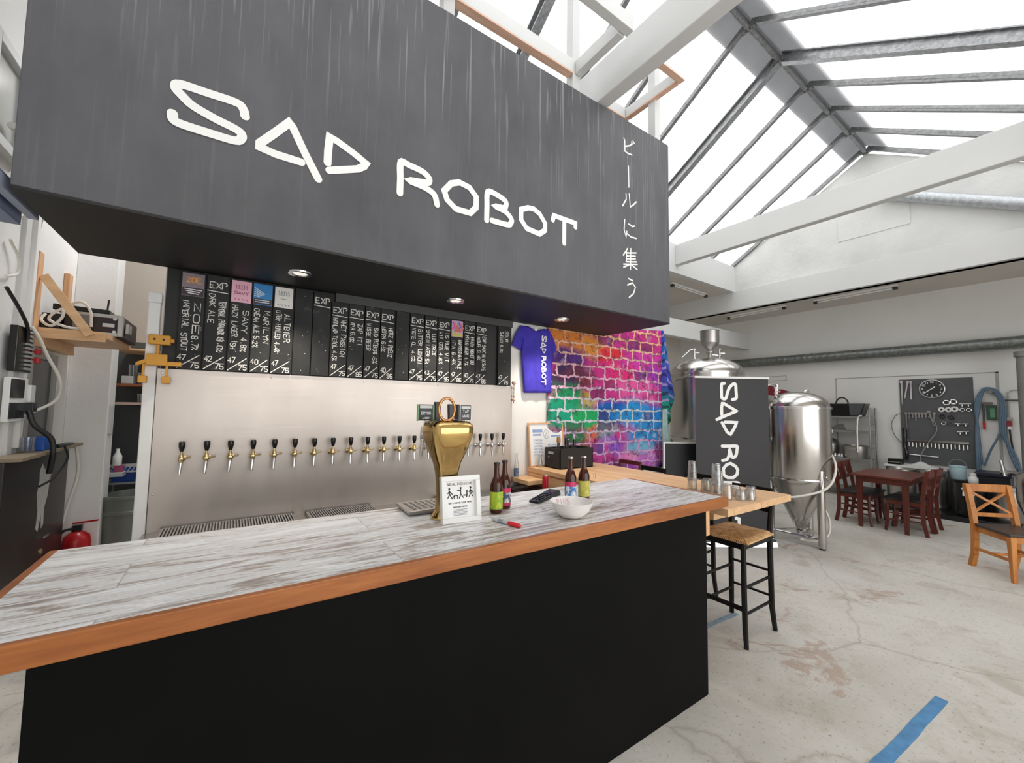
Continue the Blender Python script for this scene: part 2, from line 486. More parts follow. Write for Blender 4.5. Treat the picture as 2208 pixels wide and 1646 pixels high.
# ------------------------------------------------------------------ geometry helpers
class MB:
    """collects shapes; build() links them as ONE mesh object"""
    def __init__(s):
        s.v = []
        s.f = []
        s.mi = []
        s.cur = 0
    def add(s, vs, fs):
        o = len(s.v)
        s.v += [tuple(v) for v in vs]
        s.f += [[i + o for i in f] for f in fs]
        s.mi += [s.cur] * len(fs)
        return s
    def slot(s, i):
        s.cur = i
        return s
    def box(s, x0, x1, y0, y1, z0, z1):
        vs = [(x, y, z) for z in (z0, z1) for y in (y0, y1) for x in (x0, x1)]
        return s.add(vs, [[0, 2, 3, 1], [4, 5, 7, 6], [0, 1, 5, 4], [2, 6, 7, 3], [0, 4, 6, 2], [1, 3, 7, 5]])
    def hexa(s, b, t):
        """bottom 4 and top 4 corners, same winding"""
        return s.add(list(b) + list(t), [[3, 2, 1, 0], [4, 5, 6, 7], [0, 1, 5, 4], [1, 2, 6, 5], [2, 3, 7, 6], [3, 0, 4, 7]])
    def bar(s, p, q, w, h, up=(0, 0, 1), w2=None, h2=None):
        """square-section bar from p to q: w sideways, h along up"""
        p, q = Vector(p), Vector(q)
        d = (q - p).normalized()
        u = Vector(up)
        sd = d.cross(u)
        if sd.length < 1e-4:
            sd = d.cross(Vector((1, 0, 0)))
        sd.normalize()
        u = sd.cross(d).normalized()
        w2 = w if w2 is None else w2
        h2 = h if h2 is None else h2
        c = []
        for pt, a, b in ((p, w, h), (q, w2, h2)):
            c.append([pt + sd * (i * a / 2) + u * (j * b / 2) for i, j in ((-1, -1), (1, -1), (1, 1), (-1, 1))])
        return s.hexa(c[0], c[1])
    def tube(s, pts, r, n=10, closed=False, cap=True):
        pts = [Vector(p) for p in pts]
        rs = r if isinstance(r, (list, tuple)) else [r] * len(pts)
        rings = []
        m = len(pts)
        prev = None
        for i, p in enumerate(pts):
            if closed:
                d = pts[(i + 1) % m] - pts[i - 1]
            else:
                d = pts[min(i + 1, m - 1)] - pts[max(i - 1, 0)]
            d.normalize()
            if prev is None:
                a = Vector((0, 0, 1)) if abs(d.z) < .9 else Vector((1, 0, 0))
                x = d.cross(a).normalized()
            else:
                x = (prev - d * prev.dot(d))
                if x.length < 1e-5:
                    x = d.orthogonal()
                x.normalize()
            prev = x
            y = d.cross(x)
            rings.append([p + (x * math.cos(2 * PI * k / n) + y * math.sin(2 * PI * k / n)) * rs[i] for k in range(n)])
        vs = [v for rg in rings for v in rg]
        fs = []
        for i in range(m if closed else m - 1):
            j = (i + 1) % m
            for k in range(n):
                fs.append([i * n + k, i * n + (k + 1) % n, j * n + (k + 1) % n, j * n + k])
        if cap and not closed:
            fs.append(list(range(n))[::-1])
            fs.append([(m - 1) * n + k for k in range(n)])
        return s.add(vs, fs)
    def cyl(s, p, q, r, r2=None, n=16):
        return s.tube([p, q], [r, r if r2 is None else r2], n)
    def lathe(s, prof, c=(0, 0, 0), n=24, axis='Z', cap=True):
        """prof = [(radius, height)...]"""
        cx, cy, cz = c
        vs = []
        for r, h in prof:
            for k in range(n):
                a = 2 * PI * k / n
                x, y = r * math.cos(a), r * math.sin(a)
                if axis == 'Z':
                    vs.append((cx + x, cy + y, cz + h))
                elif axis == 'Y':
                    vs.append((cx + x, cy + h, cz - y))
                else:
                    vs.append((cx + h, cy + x, cz + y))
        fs = []
        for i in range(len(prof) - 1):
            for k in range(n):
                fs.append([i * n + k, i * n + (k + 1) % n, (i + 1) * n + (k + 1) % n, (i + 1) * n + k])
        if cap:
            if prof[0][0] > 1e-5:
                fs.append(list(range(n))[::-1])
            if prof[-1][0] > 1e-5:
                fs.append([(len(prof) - 1) * n + k for k in range(n)])
        return s.add(vs, fs)
    def prism(s, poly, a, b, axis='Z'):
        """polygon extruded along an axis from a to b"""
        def P(p, h):
            if axis == 'Z':
                return (p[0], p[1], h)
            if axis == 'Y':
                return (p[0], h, p[1])
            return (h, p[0], p[1])
        n = len(poly)
        vs = [P(p, a) for p in poly] + [P(p, b) for p in poly]
        fs = [list(range(n))[::-1], [n + i for i in range(n)]]
        for i in range(n):
            j = (i + 1) % n
            fs.append([i, j, n + j, n + i])
        return s.add(vs, fs)
    def disc(s, c, r, axis='Y', n=12):
        vs = []
        for k in range(n):
            a = 2 * PI * k / n
            x, y = r * math.cos(a), r * math.sin(a)
            vs.append((c[0] + x, c[1], c[2] + y) if axis == 'Y' else ((c[0] + x, c[1] + y, c[2]) if axis == 'Z' else (c[0], c[1] + x, c[2] + y)))
        return s.add(vs, [list(range(n))])
    def grid(s, nu, nv, fn, closed_u=False):
        vs = [fn(i / nu, j / nv) for j in range(nv + 1) for i in range(nu + 1)]
        fs = [[j * (nu + 1) + i, j * (nu + 1) + i + 1, (j + 1) * (nu + 1) + i + 1, (j + 1) * (nu + 1) + i] for j in range(nv) for i in range(nu)]
        return s.add(vs, fs)
    def xf(s, mat):
        s.v = [tuple(mat @ Vector(v)) for v in s.v]
        return s
    def build(s, name, mat, parent=None, smooth=False, bevel=0, local=True, solid=0, seg=2):
        me = bpy.data.meshes.new(name)
        vs = s.v
        if parent is not None and not local:      # shapes given in world coordinates
            inv = parent_matrix(parent).inverted()
            vs = [tuple(inv @ Vector(v)) for v in vs]
        me.from_pydata(vs, [], s.f)
        mats = mat if isinstance(mat, (list, tuple)) else [mat]
        for m in mats:
            me.materials.append(m)
        if len(mats) > 1:
            me.polygons.foreach_set('material_index', s.mi)
        bm = bmesh.new()
        bm.from_mesh(me)
        bmesh.ops.recalc_face_normals(bm, faces=bm.faces)
        bm.to_mesh(me)
        bm.free()
        if smooth:
            me.polygons.foreach_set('use_smooth', [True] * len(me.polygons))
            try:
                me.set_sharp_from_angle(angle=math.radians(40))
            except Exception:
                pass
        me.update()
        o = bpy.data.objects.new(name, me)
        COL.objects.link(o)
        if parent is not None:
            o.parent = parent
        if solid:
            md = o.modifiers.new('thickness', 'SOLIDIFY')
            md.thickness = solid
        if bevel:
            md = o.modifiers.new('edges', 'BEVEL')
            md.width = bevel
            md.segments = seg
            md.limit_method = 'ANGLE'
            md.angle_limit = math.radians(40)
        return o

def parent_matrix(o):
    m = Matrix.LocRotScale(o.location, o.rotation_euler, o.scale)
    return parent_matrix(o.parent) @ m if o.parent else m

def thing(name, label, cat, loc=(0, 0, 0), rotz=0.0, group=None):
    o = bpy.data.objects.new(name, None)
    o.empty_display_size = .1
    COL.objects.link(o)
    o.location = loc
    o.rotation_euler = (0, 0, rotz)
    return tag(o, label, cat, group)

def tag(o, label, cat, group=None, kind=None):
    o['label'] = label
    o['category'] = cat
    if group:
        o['group'] = group
    if kind:
        o['kind'] = kind
    return o

def struct(o, label=None, cat=None):
    o['kind'] = 'structure'
    if label:
        o['label'] = label
    if cat:
        o['category'] = cat
    return o

def dup(root, label, loc=None, rotz=None, group=None):
    """copy of a thing with copies of its parts and sub-parts"""
    r = root.copy()
    COL.objects.link(r)
    if loc is not None:
        r.location = loc
    if rotz is not None:
        r.rotation_euler = (0, 0, rotz)
    r['label'] = label
    if group:
        r['group'] = group
    def rec(a, b):
        for ch in list(a.children):
            c = ch.copy()
            COL.objects.link(c)
            c.parent = b
            rec(ch, c)
    rec(root, r)
    return r

def bez(p0, p1, p2, p3, n=14):
    out = []
    for i in range(n + 1):
        t = i / n
        a = [(1 - t) ** 3, 3 * t * (1 - t) ** 2, 3 * t * t * (1 - t), t ** 3]
        out.append(tuple(sum(w * p[k] for w, p in zip(a, (p0, p1, p2, p3))) for k in range(3)))
    return out

def smooth_path(pts, n=6):
    """Catmull-Rom through the points"""
    P = [Vector(p) for p in pts]
    P = [P[0] * 2 - P[1]] + P + [P[-1] * 2 - P[-2]]
    out = []
    for i in range(1, len(P) - 2):
        for k in range(n):
            t = k / n
            a, b, c, d = P[i - 1], P[i], P[i + 1], P[i + 2]
            out.append(.5 * ((2 * b) + (c - a) * t + (2 * a - 5 * b + 4 * c - d) * t * t + (3 * b - a - 3 * c + d) * t ** 3))
    out.append(P[-2])
    return [tuple(v) for v in out]

# ------------------------------------------------------------------ hand lettering: each glyph is a few pen strokes on a 4 x 6 grid
_G = {
 'A': '002640 1232', 'B': '0006364544330333424130 0030', 'C': '4536160501103041', 'D': '00062644422000', 'E': '46060040 0333', 'F': '460600 0333',
 'G': '45361605011030414323', 'H': '0006 4046 0343', 'I': '2026', 'J': '4641301001', 'K': '0006 460340', 'L': '060040', 'M': '0006224640', 'N': '00064046',
 'O': '100105163645413010', 'P': '000636454433', 'p': '000636454433 0333', 'Q': '100105163645413010 2240', 'R': '00063645443303 2340', 'S': '45361605041333424130100 1', 'T': '0646 2620',
 'U': '060110304146', 'V': '062046', 'W': '0610233046', 'X': '0046 0640', 'Y': '062346 2320', 'Z': '06460040',
 '0': '100105163645413010', '1': '152620', '2': '0516364544000040', '3': '06462433424130100 1', '4': '36 460242', '5': '46060333424130100 1', '6': '453616050110304142331303',
 '7': '064610', '8': '1304051636454433130201103041423 3', '9': '4313040516364541301001', '%': '0046 0506161505 3031414030', '/': '0046', '.': '2021', ',': '2110', '!': '2622 2120', '-': '1333', "'": '2624',
}
_G['4'] = '3036024 2'
_G = {k: v for k, v in _G.items()}
def glyph(ch):
    raw = _G.get(ch.upper() if ch != 'p' else 'P')
    if not raw:
        return []
    out = []
    # a space splits strokes only between complete points
    toks = raw.split(' ')
    buf = ''
    for t in toks:
        buf += t
        if len(buf) % 2 == 0:
            out.append([(int(buf[i]), int(buf[i + 1])) for i in range(0, len(buf), 2)])
            buf = ''
    return [st for st in out if len(st) > 1]

_lift = [0]
def ribbon(mb, pts, w, frame, rnd=0):
    """flat brush stroke through 2-D points as one mitred strip; frame(u, v) -> 3-D; rnd = sides of the round ends"""
    h = w / 2
    pts = [p for i, p in enumerate(pts) if i == 0 or math.hypot(p[0] - pts[i - 1][0], p[1] - pts[i - 1][1]) > 1e-6]
    m = len(pts)
    if m < 2:
        return mb
    closed = m > 3 and math.hypot(pts[0][0] - pts[-1][0], pts[0][1] - pts[-1][1]) < 1e-6
    dirs = []
    for i in range(m - 1):
        dx, dy = pts[i + 1][0] - pts[i][0], pts[i + 1][1] - pts[i][1]
        L = math.hypot(dx, dy)
        dirs.append((dx / L, dy / L))
    lft, rgt = [], []
    for i in range(m):
        if closed and i in (0, m - 1):
            d0, d1 = dirs[-1], dirs[0]
        else:
            d0, d1 = dirs[max(i - 1, 0)], dirs[min(i, m - 2)]
        nx, ny = -(d0[1] + d1[1]), d0[0] + d1[0]
        L = math.hypot(nx, ny)
        if L < .2:
            nx, ny, k = -d0[1], d0[0], 1
        else:
            nx, ny = nx / L, ny / L
            k = min(1 / max(nx * -d0[1] + ny * d0[0], .5), 1.7)
        x, y = pts[i]
        if not closed and not rnd and i in (0, m - 1):
            e = -.6 * h if i == 0 else .6 * h
            x, y = x + d1[0] * e if i == 0 else x + d0[0] * e, y + d1[1] * e if i == 0 else y + d0[1] * e
        lft.append((x + nx * h * k, y + ny * h * k))
        rgt.append((x - nx * h * k, y - ny * h * k))
    p0 = Vector(frame(*pts[0]))
    e = 1e-3
    n = (Vector(frame(pts[0][0] + e, pts[0][1])) - p0).cross(Vector(frame(pts[0][0], pts[0][1] + e)) - p0)
    n.normalize()
    _lift[0] = (_lift[0] + 1) % 6
    n *= .0001 + .00012 * _lift[0]
    u = n.normalized() * .00005
    F = lambda p, i=0: tuple(Vector(frame(*p)) + n + u * i)      # rises a hair along the stroke, so a stroke never lies in its own plane
    vs = [F(p, i) for i, p in enumerate(lft)] + [F(p, i) for i, p in enumerate(rgt)]
    fs = [[i + m, i + 1 + m, i + 1, i] for i in range(m - 1)]
    mb.add(vs, fs)
    if rnd and not closed:
        for (x, y), (dx, dy), sg, iv in ((pts[0], dirs[0], -1, 0), (pts[-1], dirs[-1], 1, m - 1)):
            a0 = math.atan2(dy * sg, dx * sg)
            mb.add([F((x + h * math.cos(a0 + PI * (k / rnd - .5)), y + h * math.sin(a0 + PI * (k / rnd - .5))), iv) for k in range(rnd + 1)], [list(range(rnd + 1))])
    return mb

def write(mb, text, u, v, size, frame, w=.004, width=None, jit=.0, adv=1.3):
    """letters along +u with the baseline at v; size = cap height; width = total length (squeezes to fit)"""
    cw = size * .62
    n = len(text)
    step = cw * adv
    if width:
        step = width / max(n, 1)
        cw = step / adv
    for i, ch in enumerate(text):
        ju, jv = random.uniform(-jit, jit) * size, random.uniform(-jit, jit) * size
        k = 1 + random.uniform(-jit, jit)
        for st in glyph(ch):
            ribbon(mb, [(u + i * step + ju + x / 4 * cw, v + jv + y / 6 * size * k) for x, y in st], w, frame)
    return mb
# ================================================================== THE SETTING
def slab(name, x0, x1, y0, y1, z0, z1, mat, bevel=0):
    return struct(MB().box(x0, x1, y0, y1, z0, z1).build(name, mat, bevel=bevel))

slab('floor', -1.4, 10.6, -3.4, 7.0, -.12, 0, M['floor'])
YB, YF = 6.8, -3.2
slab('wall_left', -1.35, X_BACK, YF, YB, 0, 4.25, M['wall'])
def gable_poly(x0, x1, name, mat, zb=4.25):
    rise = lambda y: EAVE_Z + (RIDGE_Z - EAVE_Z) * (1 - abs(y - RIDGE_Y) / (EAVE_L - RIDGE_Y))
    p = [(EAVE_R - .1, zb), (EAVE_L + .1, zb), (EAVE_L + .1, EAVE_Z - .03), (RIDGE_Y, RIDGE_Z - .03), (EAVE_R - .1, EAVE_Z - .03)]
    return struct(MB().prism(p, x0, x1, 'X').build(name, mat))
gable_poly(-1.35, X_BACK, 'wall_left_gable', M['wall'])
gable_poly(X_GABLE, X_GABLE + .15, 'wall_end_gable', M['gable'], 4.2)
slab('wall_back', X_BACK, X_END + .1, YB, YB + .12, 0, 4.25, M['soffit'])
mb = MB()
mb.box(X_BACK, FILL_OPENING_X0, YF - .12, YF, 0, 4.25).box(FILL_OPENING_X1, X_END + .1, YF - .12, YF, 0, 4.25).box(FILL_OPENING_X0, FILL_OPENING_X1, YF - .12, YF, FILL_OPENING_Z, 4.25)  # gap added in this unseen wall to let fill daylight in
struct(mb.build('wall_right', M['wall']))
slab('wall_end', X_END, X_END + .12, YF, YB, 0, 3.86, M['wall_end'])
slab('wall_kitchen', X_BACK, 2.2, 6.0, 6.1, 0, 3.3, M['kitchen'])
slab('wall_partition', -.40, 4.75, 3.42, 3.60, 0, 2.64, M['wall'])
slab('ceiling_left', -1.35, X_GABLE - .06, EAVE_L + .1, YB, 4.25, 4.33, M['soffit'])
slab('ceiling_right', -1.35, X_GABLE - .06, YF, EAVE_R - .1, 4.25, 4.33, M['soffit'])
slab('ceiling_low', X_GABLE + .02, X_END + .1, YF, YB, 3.84, 3.92, M['soffit'])
slab('trim_1', -1.35, X_GABLE, EAVE_L, EAVE_L + .1, 4.25, EAVE_Z, M['beam'])        # kerb of the roof light
slab('trim_2', -1.35, X_GABLE, EAVE_R - .1, EAVE_R, 4.25, EAVE_Z, M['beam'])
slab('end_beam', X_GABLE - .06, X_GABLE + .15, YF, YB, 3.84, 4.26, M['beam'], .006)
slab('cross_beam', 4.9, X_END, 4.92, 5.06, 3.11, 3.47, M['beam'], .008)
slab('tie_beam', 2.60, 2.73, EAVE_R, EAVE_L, 4.40, 4.77, M['beam'], .01)
slab('tie_beam', 6.88, 7.01, EAVE_R, EAVE_L, 4.40, 4.79, M['beam'], .01)

# glazed roof: two slopes of opal sheet, ridge cap, steel ribs
def slope_pt(x, side, t, up=0.0):
    """t = 0 at the eave, 1 at the ridge; up = height above the slope"""
    ye = EAVE_L if side > 0 else EAVE_R
    y = ye + (RIDGE_Y - ye) * t
    z = EAVE_Z + (RIDGE_Z - EAVE_Z) * t
    n = Vector((0, (RIDGE_Z - EAVE_Z) * side, abs(RIDGE_Y - ye))).normalized()
    return Vector((x, y, z)) + n * up
for side, nm in ((1, 'window_1'), (-1, 'window_2')):
    mb = MB()
    a, b = X_BACK - .15, X_GABLE + .1
    mb.add([slope_pt(a, side, -.03, .09), slope_pt(b, side, -.03, .09), slope_pt(b, side, 1.025, .09), slope_pt(a, side, 1.025, .09)], [[0, 1, 2, 3]])
    struct(mb.build(nm, M['roof_sheet'], solid=.0))
mb = MB()
for side in (1, -1):
    a, b = X_BACK - .15, X_GABLE + .05
    mb.add([slope_pt(a, side, .90, .112), slope_pt(b, side, .90, .112), slope_pt(b, side, 1.035, .112), slope_pt(a, side, 1.035, .112)], [[0, 1, 2, 3]])
struct(mb.build('ridge_cap', M['ridge_cap']))
mb = MB()
mb.cyl((X_BACK, RIDGE_Y, RIDGE_Z - .02), (X_GABLE, RIDGE_Y, RIDGE_Z - .02), .028, n=10)
mb.box(X_BACK, X_GABLE, RIDGE_Y - .012, RIDGE_Y + .012, RIDGE_Z - .02, RIDGE_Z + .07)
struct(mb.build('ridge_bar', M['rafter']))
for k in range(13):
    x = 9.07 - .826 * k
    if x < X_BACK:
        break
    main = k % 4 == 0 and k > 0
    for side in (1, -1):
        mb = MB()
        n = Vector((0, (RIDGE_Z - EAVE_Z) * side, RIDGE_Y - EAVE_R)).normalized()
        if main:
            p, q = slope_pt(x, side, -.02, .02), slope_pt(x, side, 1, .02)
            mb.bar(p, q, .022, .13, n)
            mb.bar(p - n * .06, q - n * .06, .10, .014, n)
            mb.bar(p + n * .06, q + n * .06, .10, .014, n)
        else:
            p, q = slope_pt(x, side, -.02, .055), slope_pt(x, side, 1, .055)
            mb.bar(p, q, .014, .07, n)
            mb.bar(p - n * .035, q - n * .035, .055, .012, n)
        # cleat and bolt at the ridge
        c = slope_pt(x, side, .985, -.01)
        mb.box(c.x - .03, c.x + .03, c.y - .05, c.y + .05, c.z - .012, c.z + .05)
        mb.cyl((c.x, c.y, c.z - .03), (c.x, c.y, c.z), .012, n=8)
        struct(mb.build('roof_rib', M['galv'] if main else M['rafter']))
# panel hatch on the gable
slab('trim_3', X_GABLE - .012, X_GABLE + .01, 1.76, 2.73, 4.76, 5.21, M['gable'])
# blocked doorway outline on the end wall
mb = MB()
for y0, y1, z0, z1 in ((1.04, 3.24, 2.315, 2.33), (3.225, 3.24, 0, 2.33), (1.04, 1.075, 0, 2.33)):
    mb.box(X_END - .006, X_END + .01, y0, y1, z0, z1)
struct(mb.build('trim_4', plain('#a3a29e', .8)))
mb = MB()
for y0, y1, z0, z1 in ((4.15, 5.3, 2.33, 2.34), (4.15, 5.3, 2.43, 2.44), (4.15, 4.16, 2.33, 2.44)):
    mb.box(X_END - .006, X_END + .01, y0, y1, z0, z1)
struct(mb.build('trim_5', plain('#a8a7a3', .8)))
# high window on the left wall
mb = MB()
for y0, y1, z0, z1 in ((3.30, 3.36, 3.05, 3.66), (3.72, 3.78, 3.05, 3.66), (3.36, 3.72, 3.60, 3.66), (3.36, 3.72, 3.05, 3.11)):
    mb.box(X_BACK - .02, X_BACK + .05, y0, y1, z0, z1)
w = struct(mb.build('window_3', M['beam'], bevel=.004))
MB().box(X_BACK - .01, X_BACK + .012, 3.36, 3.72, 3.11, 3.60).build('pane', plain('#c9ccc9', .15, name='dull_window_pane'), w)
# pilaster at the end of the left wall, door beside it, cover strips
slab('wall_pilaster', X_BACK, -.93, 5.10, 5.34, 0, 4.25, M['wall'], .006)
slab('trim_6', X_BACK - .01, X_BACK + .022, 3.97, 4.05, 0, 4.25, M['beam'], .003)
slab('trim_7', X_BACK - .01, X_BACK + .035, 4.10, 4.15, 1.30, 4.25, M['wall'], .003)
mb = MB()
for y0, y1, z0, z1 in ((4.20, 4.25, 0, 1.97), (4.66, 4.72, 0, 1.97), (4.25, 4.66, 1.92, 1.97)):
    mb.box(X_BACK - .02, X_BACK + .03, y0, y1, z0, z1)
d = struct(mb.build('door_1', plain('#a7a69f', .5), bevel=.003))
MB().box(X_BACK - .015, X_BACK + .012, 4.25, 4.66, 0, 1.92).build('leaf', plain('#3d3f41', .25, name='dark_door_leaf'), d)

# timber frame that the sign box hangs from
MB_frame = thing('timber_hanging_frame', 'white painted timber frame with bare wood undersides fixed above the big black sign box', 'frame', (2.3, 2.4, 4.38))
def timber(nm, p, q, w, h, up=(0, 0, 1), mat=None, bare=True):
    MB().bar(p, q, w, h, up).build(nm, mat or M['beam'], MB_frame, local=False, bevel=.004)
    d = (Vector(q) - Vector(p)).normalized()
    if abs(d.z) < .1 and bare:   # the unpainted underside is a batten of bare wood
        MB().bar(Vector(p) - Vector((0, 0, h / 2 + .006)), Vector(q) - Vector((0, 0, h / 2 + .006)), w, .012).build('bare_batten', M['raw_timber'], MB_frame, local=False)
timber('rail', (-.6, 2.53, 4.575), (2.28, 2.53, 4.575), .07, .12)
timber('rail', (-.6, 1.98, 4.577), (2.40, 1.98, 4.577), .07, .12, bare=False)
timber('rail', (2.345, 2.02, 4.572), (2.345, 2.50, 4.572), .07, .118, bare=False)
timber('rail', (1.10, 2.02, 4.572), (1.10, 2.49, 4.572), .07, .118, bare=False)
timber('rail', (2.74, 2.22, 4.862), (3.45, 2.22, 4.862), .06, .11)
timber('rail', (3.42, 2.26, 4.857), (3.42, 2.86, 4.857), .06, .10)
timber('rail', (2.74, 2.90, 4.862), (3.45, 2.90, 4.862), .06, .11)
for x in (1.12, 2.33, 3.46):
    timber('post', (x, 2.55, 4.385), (x, 2.55, 5.55), .085, .085, (1, 0, 0))

# added lamp, out of view, that brightens the nook behind the tap wall
nl = thing('nook_fill_lamp', 'added unseen white ceiling lamp brightening the nook behind the tap wall', 'ceiling light', (-.2, 4.75, 4.2))
MB().box(-.55, .15, 4.72, 5.0, 4.20, 4.249).build('fill_lamp_housing', M['white_plastic'], nl, local=False, bevel=.006)
_nl = bpy.data.lights.new('nook_fill_light', 'AREA')
_nl.shape = 'RECTANGLE'
_nl.size, _nl.size_y = .66, .24
_nl.energy = 13
_nl.color = (1, .98, .96)
_no = bpy.data.objects.new('nook_fill_light', _nl)
COL.objects.link(_no)
_no.location = (-.2, 4.86, 4.19)
# ================================================================== SIGN BOX OVER THE BAR
HX0, HX1, HY0, HY1, HZ0, HZ1 = -.80, 3.625, 2.50, 3.40, 2.488, 4.378
hood = thing('overhead_sign_box', 'huge black painted box hung over the bar with white hand-painted lettering', 'sign box', (1.4, 2.95, HZ0))
MB().box(HX0, HX1, HY0, HY1, HZ0 + .012, HZ1).build('box_body', M['hood'], hood, local=False, bevel=.004)
MB().box(HX0 + .001, HX1 - .001, HY0 + .001, HY1 - .001, HZ0, HZ0 + .0125).build('shade_toned_underside', M['black_paint'], hood, local=False)  # shade of the downward face put into its colour as darker paint
# logo strokes in metres along the face: (along, height)
LOGO = [
 [(-.02, 2.955), (-.028, 2.985), (-.055, 3.005), (-.16, 3.002), (-.255, 2.998), (-.272, 2.975), (-.25, 2.95), (-.21, 2.92), (-.13, 2.895), (-.06, 2.88), (-.03, 2.865), (-.03, 2.84), (-.055, 2.822), (-.15, 2.82), (-.225, 2.82), (-.262, 2.824), (-.274, 2.835), (-.276, 2.855)],
 [(.22, 2.82), (.11, 2.82), (.045, 2.83), (.045, 2.85), (.10, 2.92), (.16, 3.0), (.175, 2.985), (.23, 2.88), (.30, 2.76)],
 [(.34, 2.86), (.34, 2.92), (.345, 3.0), (.38, 2.992), (.46, 2.96), (.53, 2.925), (.52, 2.905), (.49, 2.88), (.35, 2.822)],
 [(.72, 2.82), (.72, 2.9), (.72, 3.0), (.77, 3.0), (.85, 2.99), (.89, 2.965), (.89, 2.94), (.87, 2.93), (.77, 2.91), (.86, 2.9), (.925, 2.875), (.945, 2.82)],
 [(1.035, 2.98), (.99, 2.92), (1.01, 2.87), (1.07, 2.83), (1.17, 2.833), (1.21, 2.88), (1.21, 2.95), (1.16, 2.995), (1.09, 3.005), (1.035, 2.98)],
 [(1.29, 2.82), (1.29, 2.91), (1.295, 3.01), (1.37, 3.01), (1.43, 2.99), (1.435, 2.96), (1.42, 2.94), (1.35, 2.93), (1.43, 2.918), (1.48, 2.88), (1.475, 2.85), (1.45, 2.832), (1.33, 2.828)],
 [(1.62, 3.0), (1.56, 2.97), (1.56, 2.9), (1.61, 2.85), (1.72, 2.84), (1.77, 2.88), (1.77, 2.93), (1.72, 2.985), (1.67, 3.005), (1.62, 3.0)],
 [(1.84, 2.975), (1.85, 3.01), (1.95, 3.01), (2.06, 3.01), (2.06, 2.98)], [(1.95, 3.01), (1.95, 2.91), (1.95, 2.83)]]
KANA = [[(2.603, 3.893), (2.614, 3.878), (2.616, 3.785), (2.65, 3.779), (2.705, 3.785)], [(2.623, 3.83), (2.677, 3.856), (2.705, 3.885)], [(2.701, 3.898), (2.715, 3.885)], [(2.72, 3.915), (2.737, 3.9)], [(2.66, 3.67), (2.665, 3.489)], [(2.629, 3.417), (2.631, 3.372), (2.588, 3.304)], [(2.669, 3.43), (2.682, 3.322), (2.716, 3.346), (2.758, 3.387)], [(2.612, 3.191), (2.604, 3.107), (2.628, 3.045), (2.638, 3.098)], [(2.661, 3.168), (2.716, 3.16)], [(2.736, 3.17), (2.702, 3.156)], [(2.641, 3.08), (2.688, 3.064), (2.757, 3.068)], [(2.647, 2.954), (2.594, 2.887)], [(2.634, 2.923), (2.63, 2.84)], [(2.688, 2.963), (2.687, 2.926)], [(2.63, 2.913), (2.756, 2.942)], [(2.63, 2.888), (2.746, 2.912)], [(2.63, 2.863), (2.746, 2.887)], [(2.627, 2.838), (2.762, 2.865)], [(2.687, 2.926), (2.683, 2.784)], [(2.598, 2.811), (2.769, 2.845)], [(2.68, 2.829), (2.598, 2.786)], [(2.687, 2.83), (2.769, 2.801)], [(2.66, 2.702), (2.714, 2.694)], [(2.646, 2.645), (2.707, 2.674), (2.745, 2.645), (2.72, 2.585), (2.666, 2.545)]]
def round2(pts):
    return [(a, b) for a, b, _ in smooth_path([(a, b, 0) for a, b in pts], 4)]
for _i in (0, 3, 5):
    LOGO[_i] = round2(LOGO[_i])
sc = 2.5 / 2.22
face = lambda u, v: (u * sc, HY0 - .002, CAM_H + (v - CAM_H) * sc)
for idx in ((0,), (1,), (2,), (3,), (4,), (5,), (6,), (7, 8)):
    mb = MB()
    for i in idx:
        ribbon(mb, LOGO[i], .038, face, 10)
    mb.build('painted_letter', M['white_letter'], hood, local=False)
for a, b in ((0, 4), (4, 5), (5, 7), (7, 11), (11, 22), (22, 24)):
    mb = MB()
    for st in KANA[a:b]:
        ribbon(mb, st, .013, face, 8)
    mb.build('painted_character', M['white_letter'], hood, local=False)
lamp_glow = NT('downlight_lens')
lamp_glow.base((.9, .88, .84))
lamp_glow.b.inputs['Emission Color'].default_value = (1, .93, .84, 1)
lamp_glow.b.inputs['Emission Strength'].default_value = .25
for x in (.325, 1.467, 2.615):
    mb = MB().lathe([(.045, -.003), (.05, -.010), (.072, -.010), (.076, 0), (.076, .002)], (x, 3.0, HZ0), 28, cap=False)
    d = mb.build('downlight', M['chrome'], hood, local=False, smooth=True)
    MB().lathe([(.0001, -.004), (.046, -.004)], (x, 3.0, HZ0), 20, cap=False).build('lens', lamp_glow.m, d, local=False)
    l = bpy.data.lights.new('downlight_lamp', 'SPOT')
    l.energy = 14
    l.color = (1, .9, .78)
    l.spot_size = math.radians(110)
    l.spot_blend = .7
    l.shadow_soft_size = .04
    lo = bpy.data.objects.new('downlight_lamp', l)
    COL.objects.link(lo)
    lo.location = (x, 3.0, HZ0 - .03)

# ================================================================== BAR COUNTER
BZ = 1.10
bar = thing('bar_counter', 'long black fronted bar with whitewashed plank top and orange wood edge', 'bar counter', (1.0, 1.7, 0))
MB().box(-.35, 2.325, 1.373, 1.98, 0, 1.043).build('counter_body', M['bar_front'], bar, local=False, bevel=.004)
MB().box(-.478, 2.478, 1.357, 2.085, 1.05, BZ).build('counter_top', M['laminate'], bar, local=False)
MB().box(-.50, 2.50, 1.333, 1.357, 1.043, BZ + .0015).build('edge_strip', M['bar_edge'], bar, local=False, bevel=.003)
MB().box(-.50, -.478, 1.357, 2.085, 1.043, BZ + .0015).build('edge_strip', M['bar_edge_y'], bar, local=False, bevel=.003)
MB().box(2.478, 2.50, 1.357, 2.085, 1.043, BZ + .0015).build('edge_strip', M['bar_edge_y'], bar, local=False, bevel=.003)
MB().box(2.326, 2.362, 1.374, 1.42, .885, 1.042).build('support_block', M['pine_z'], bar, local=False, bevel=.002)

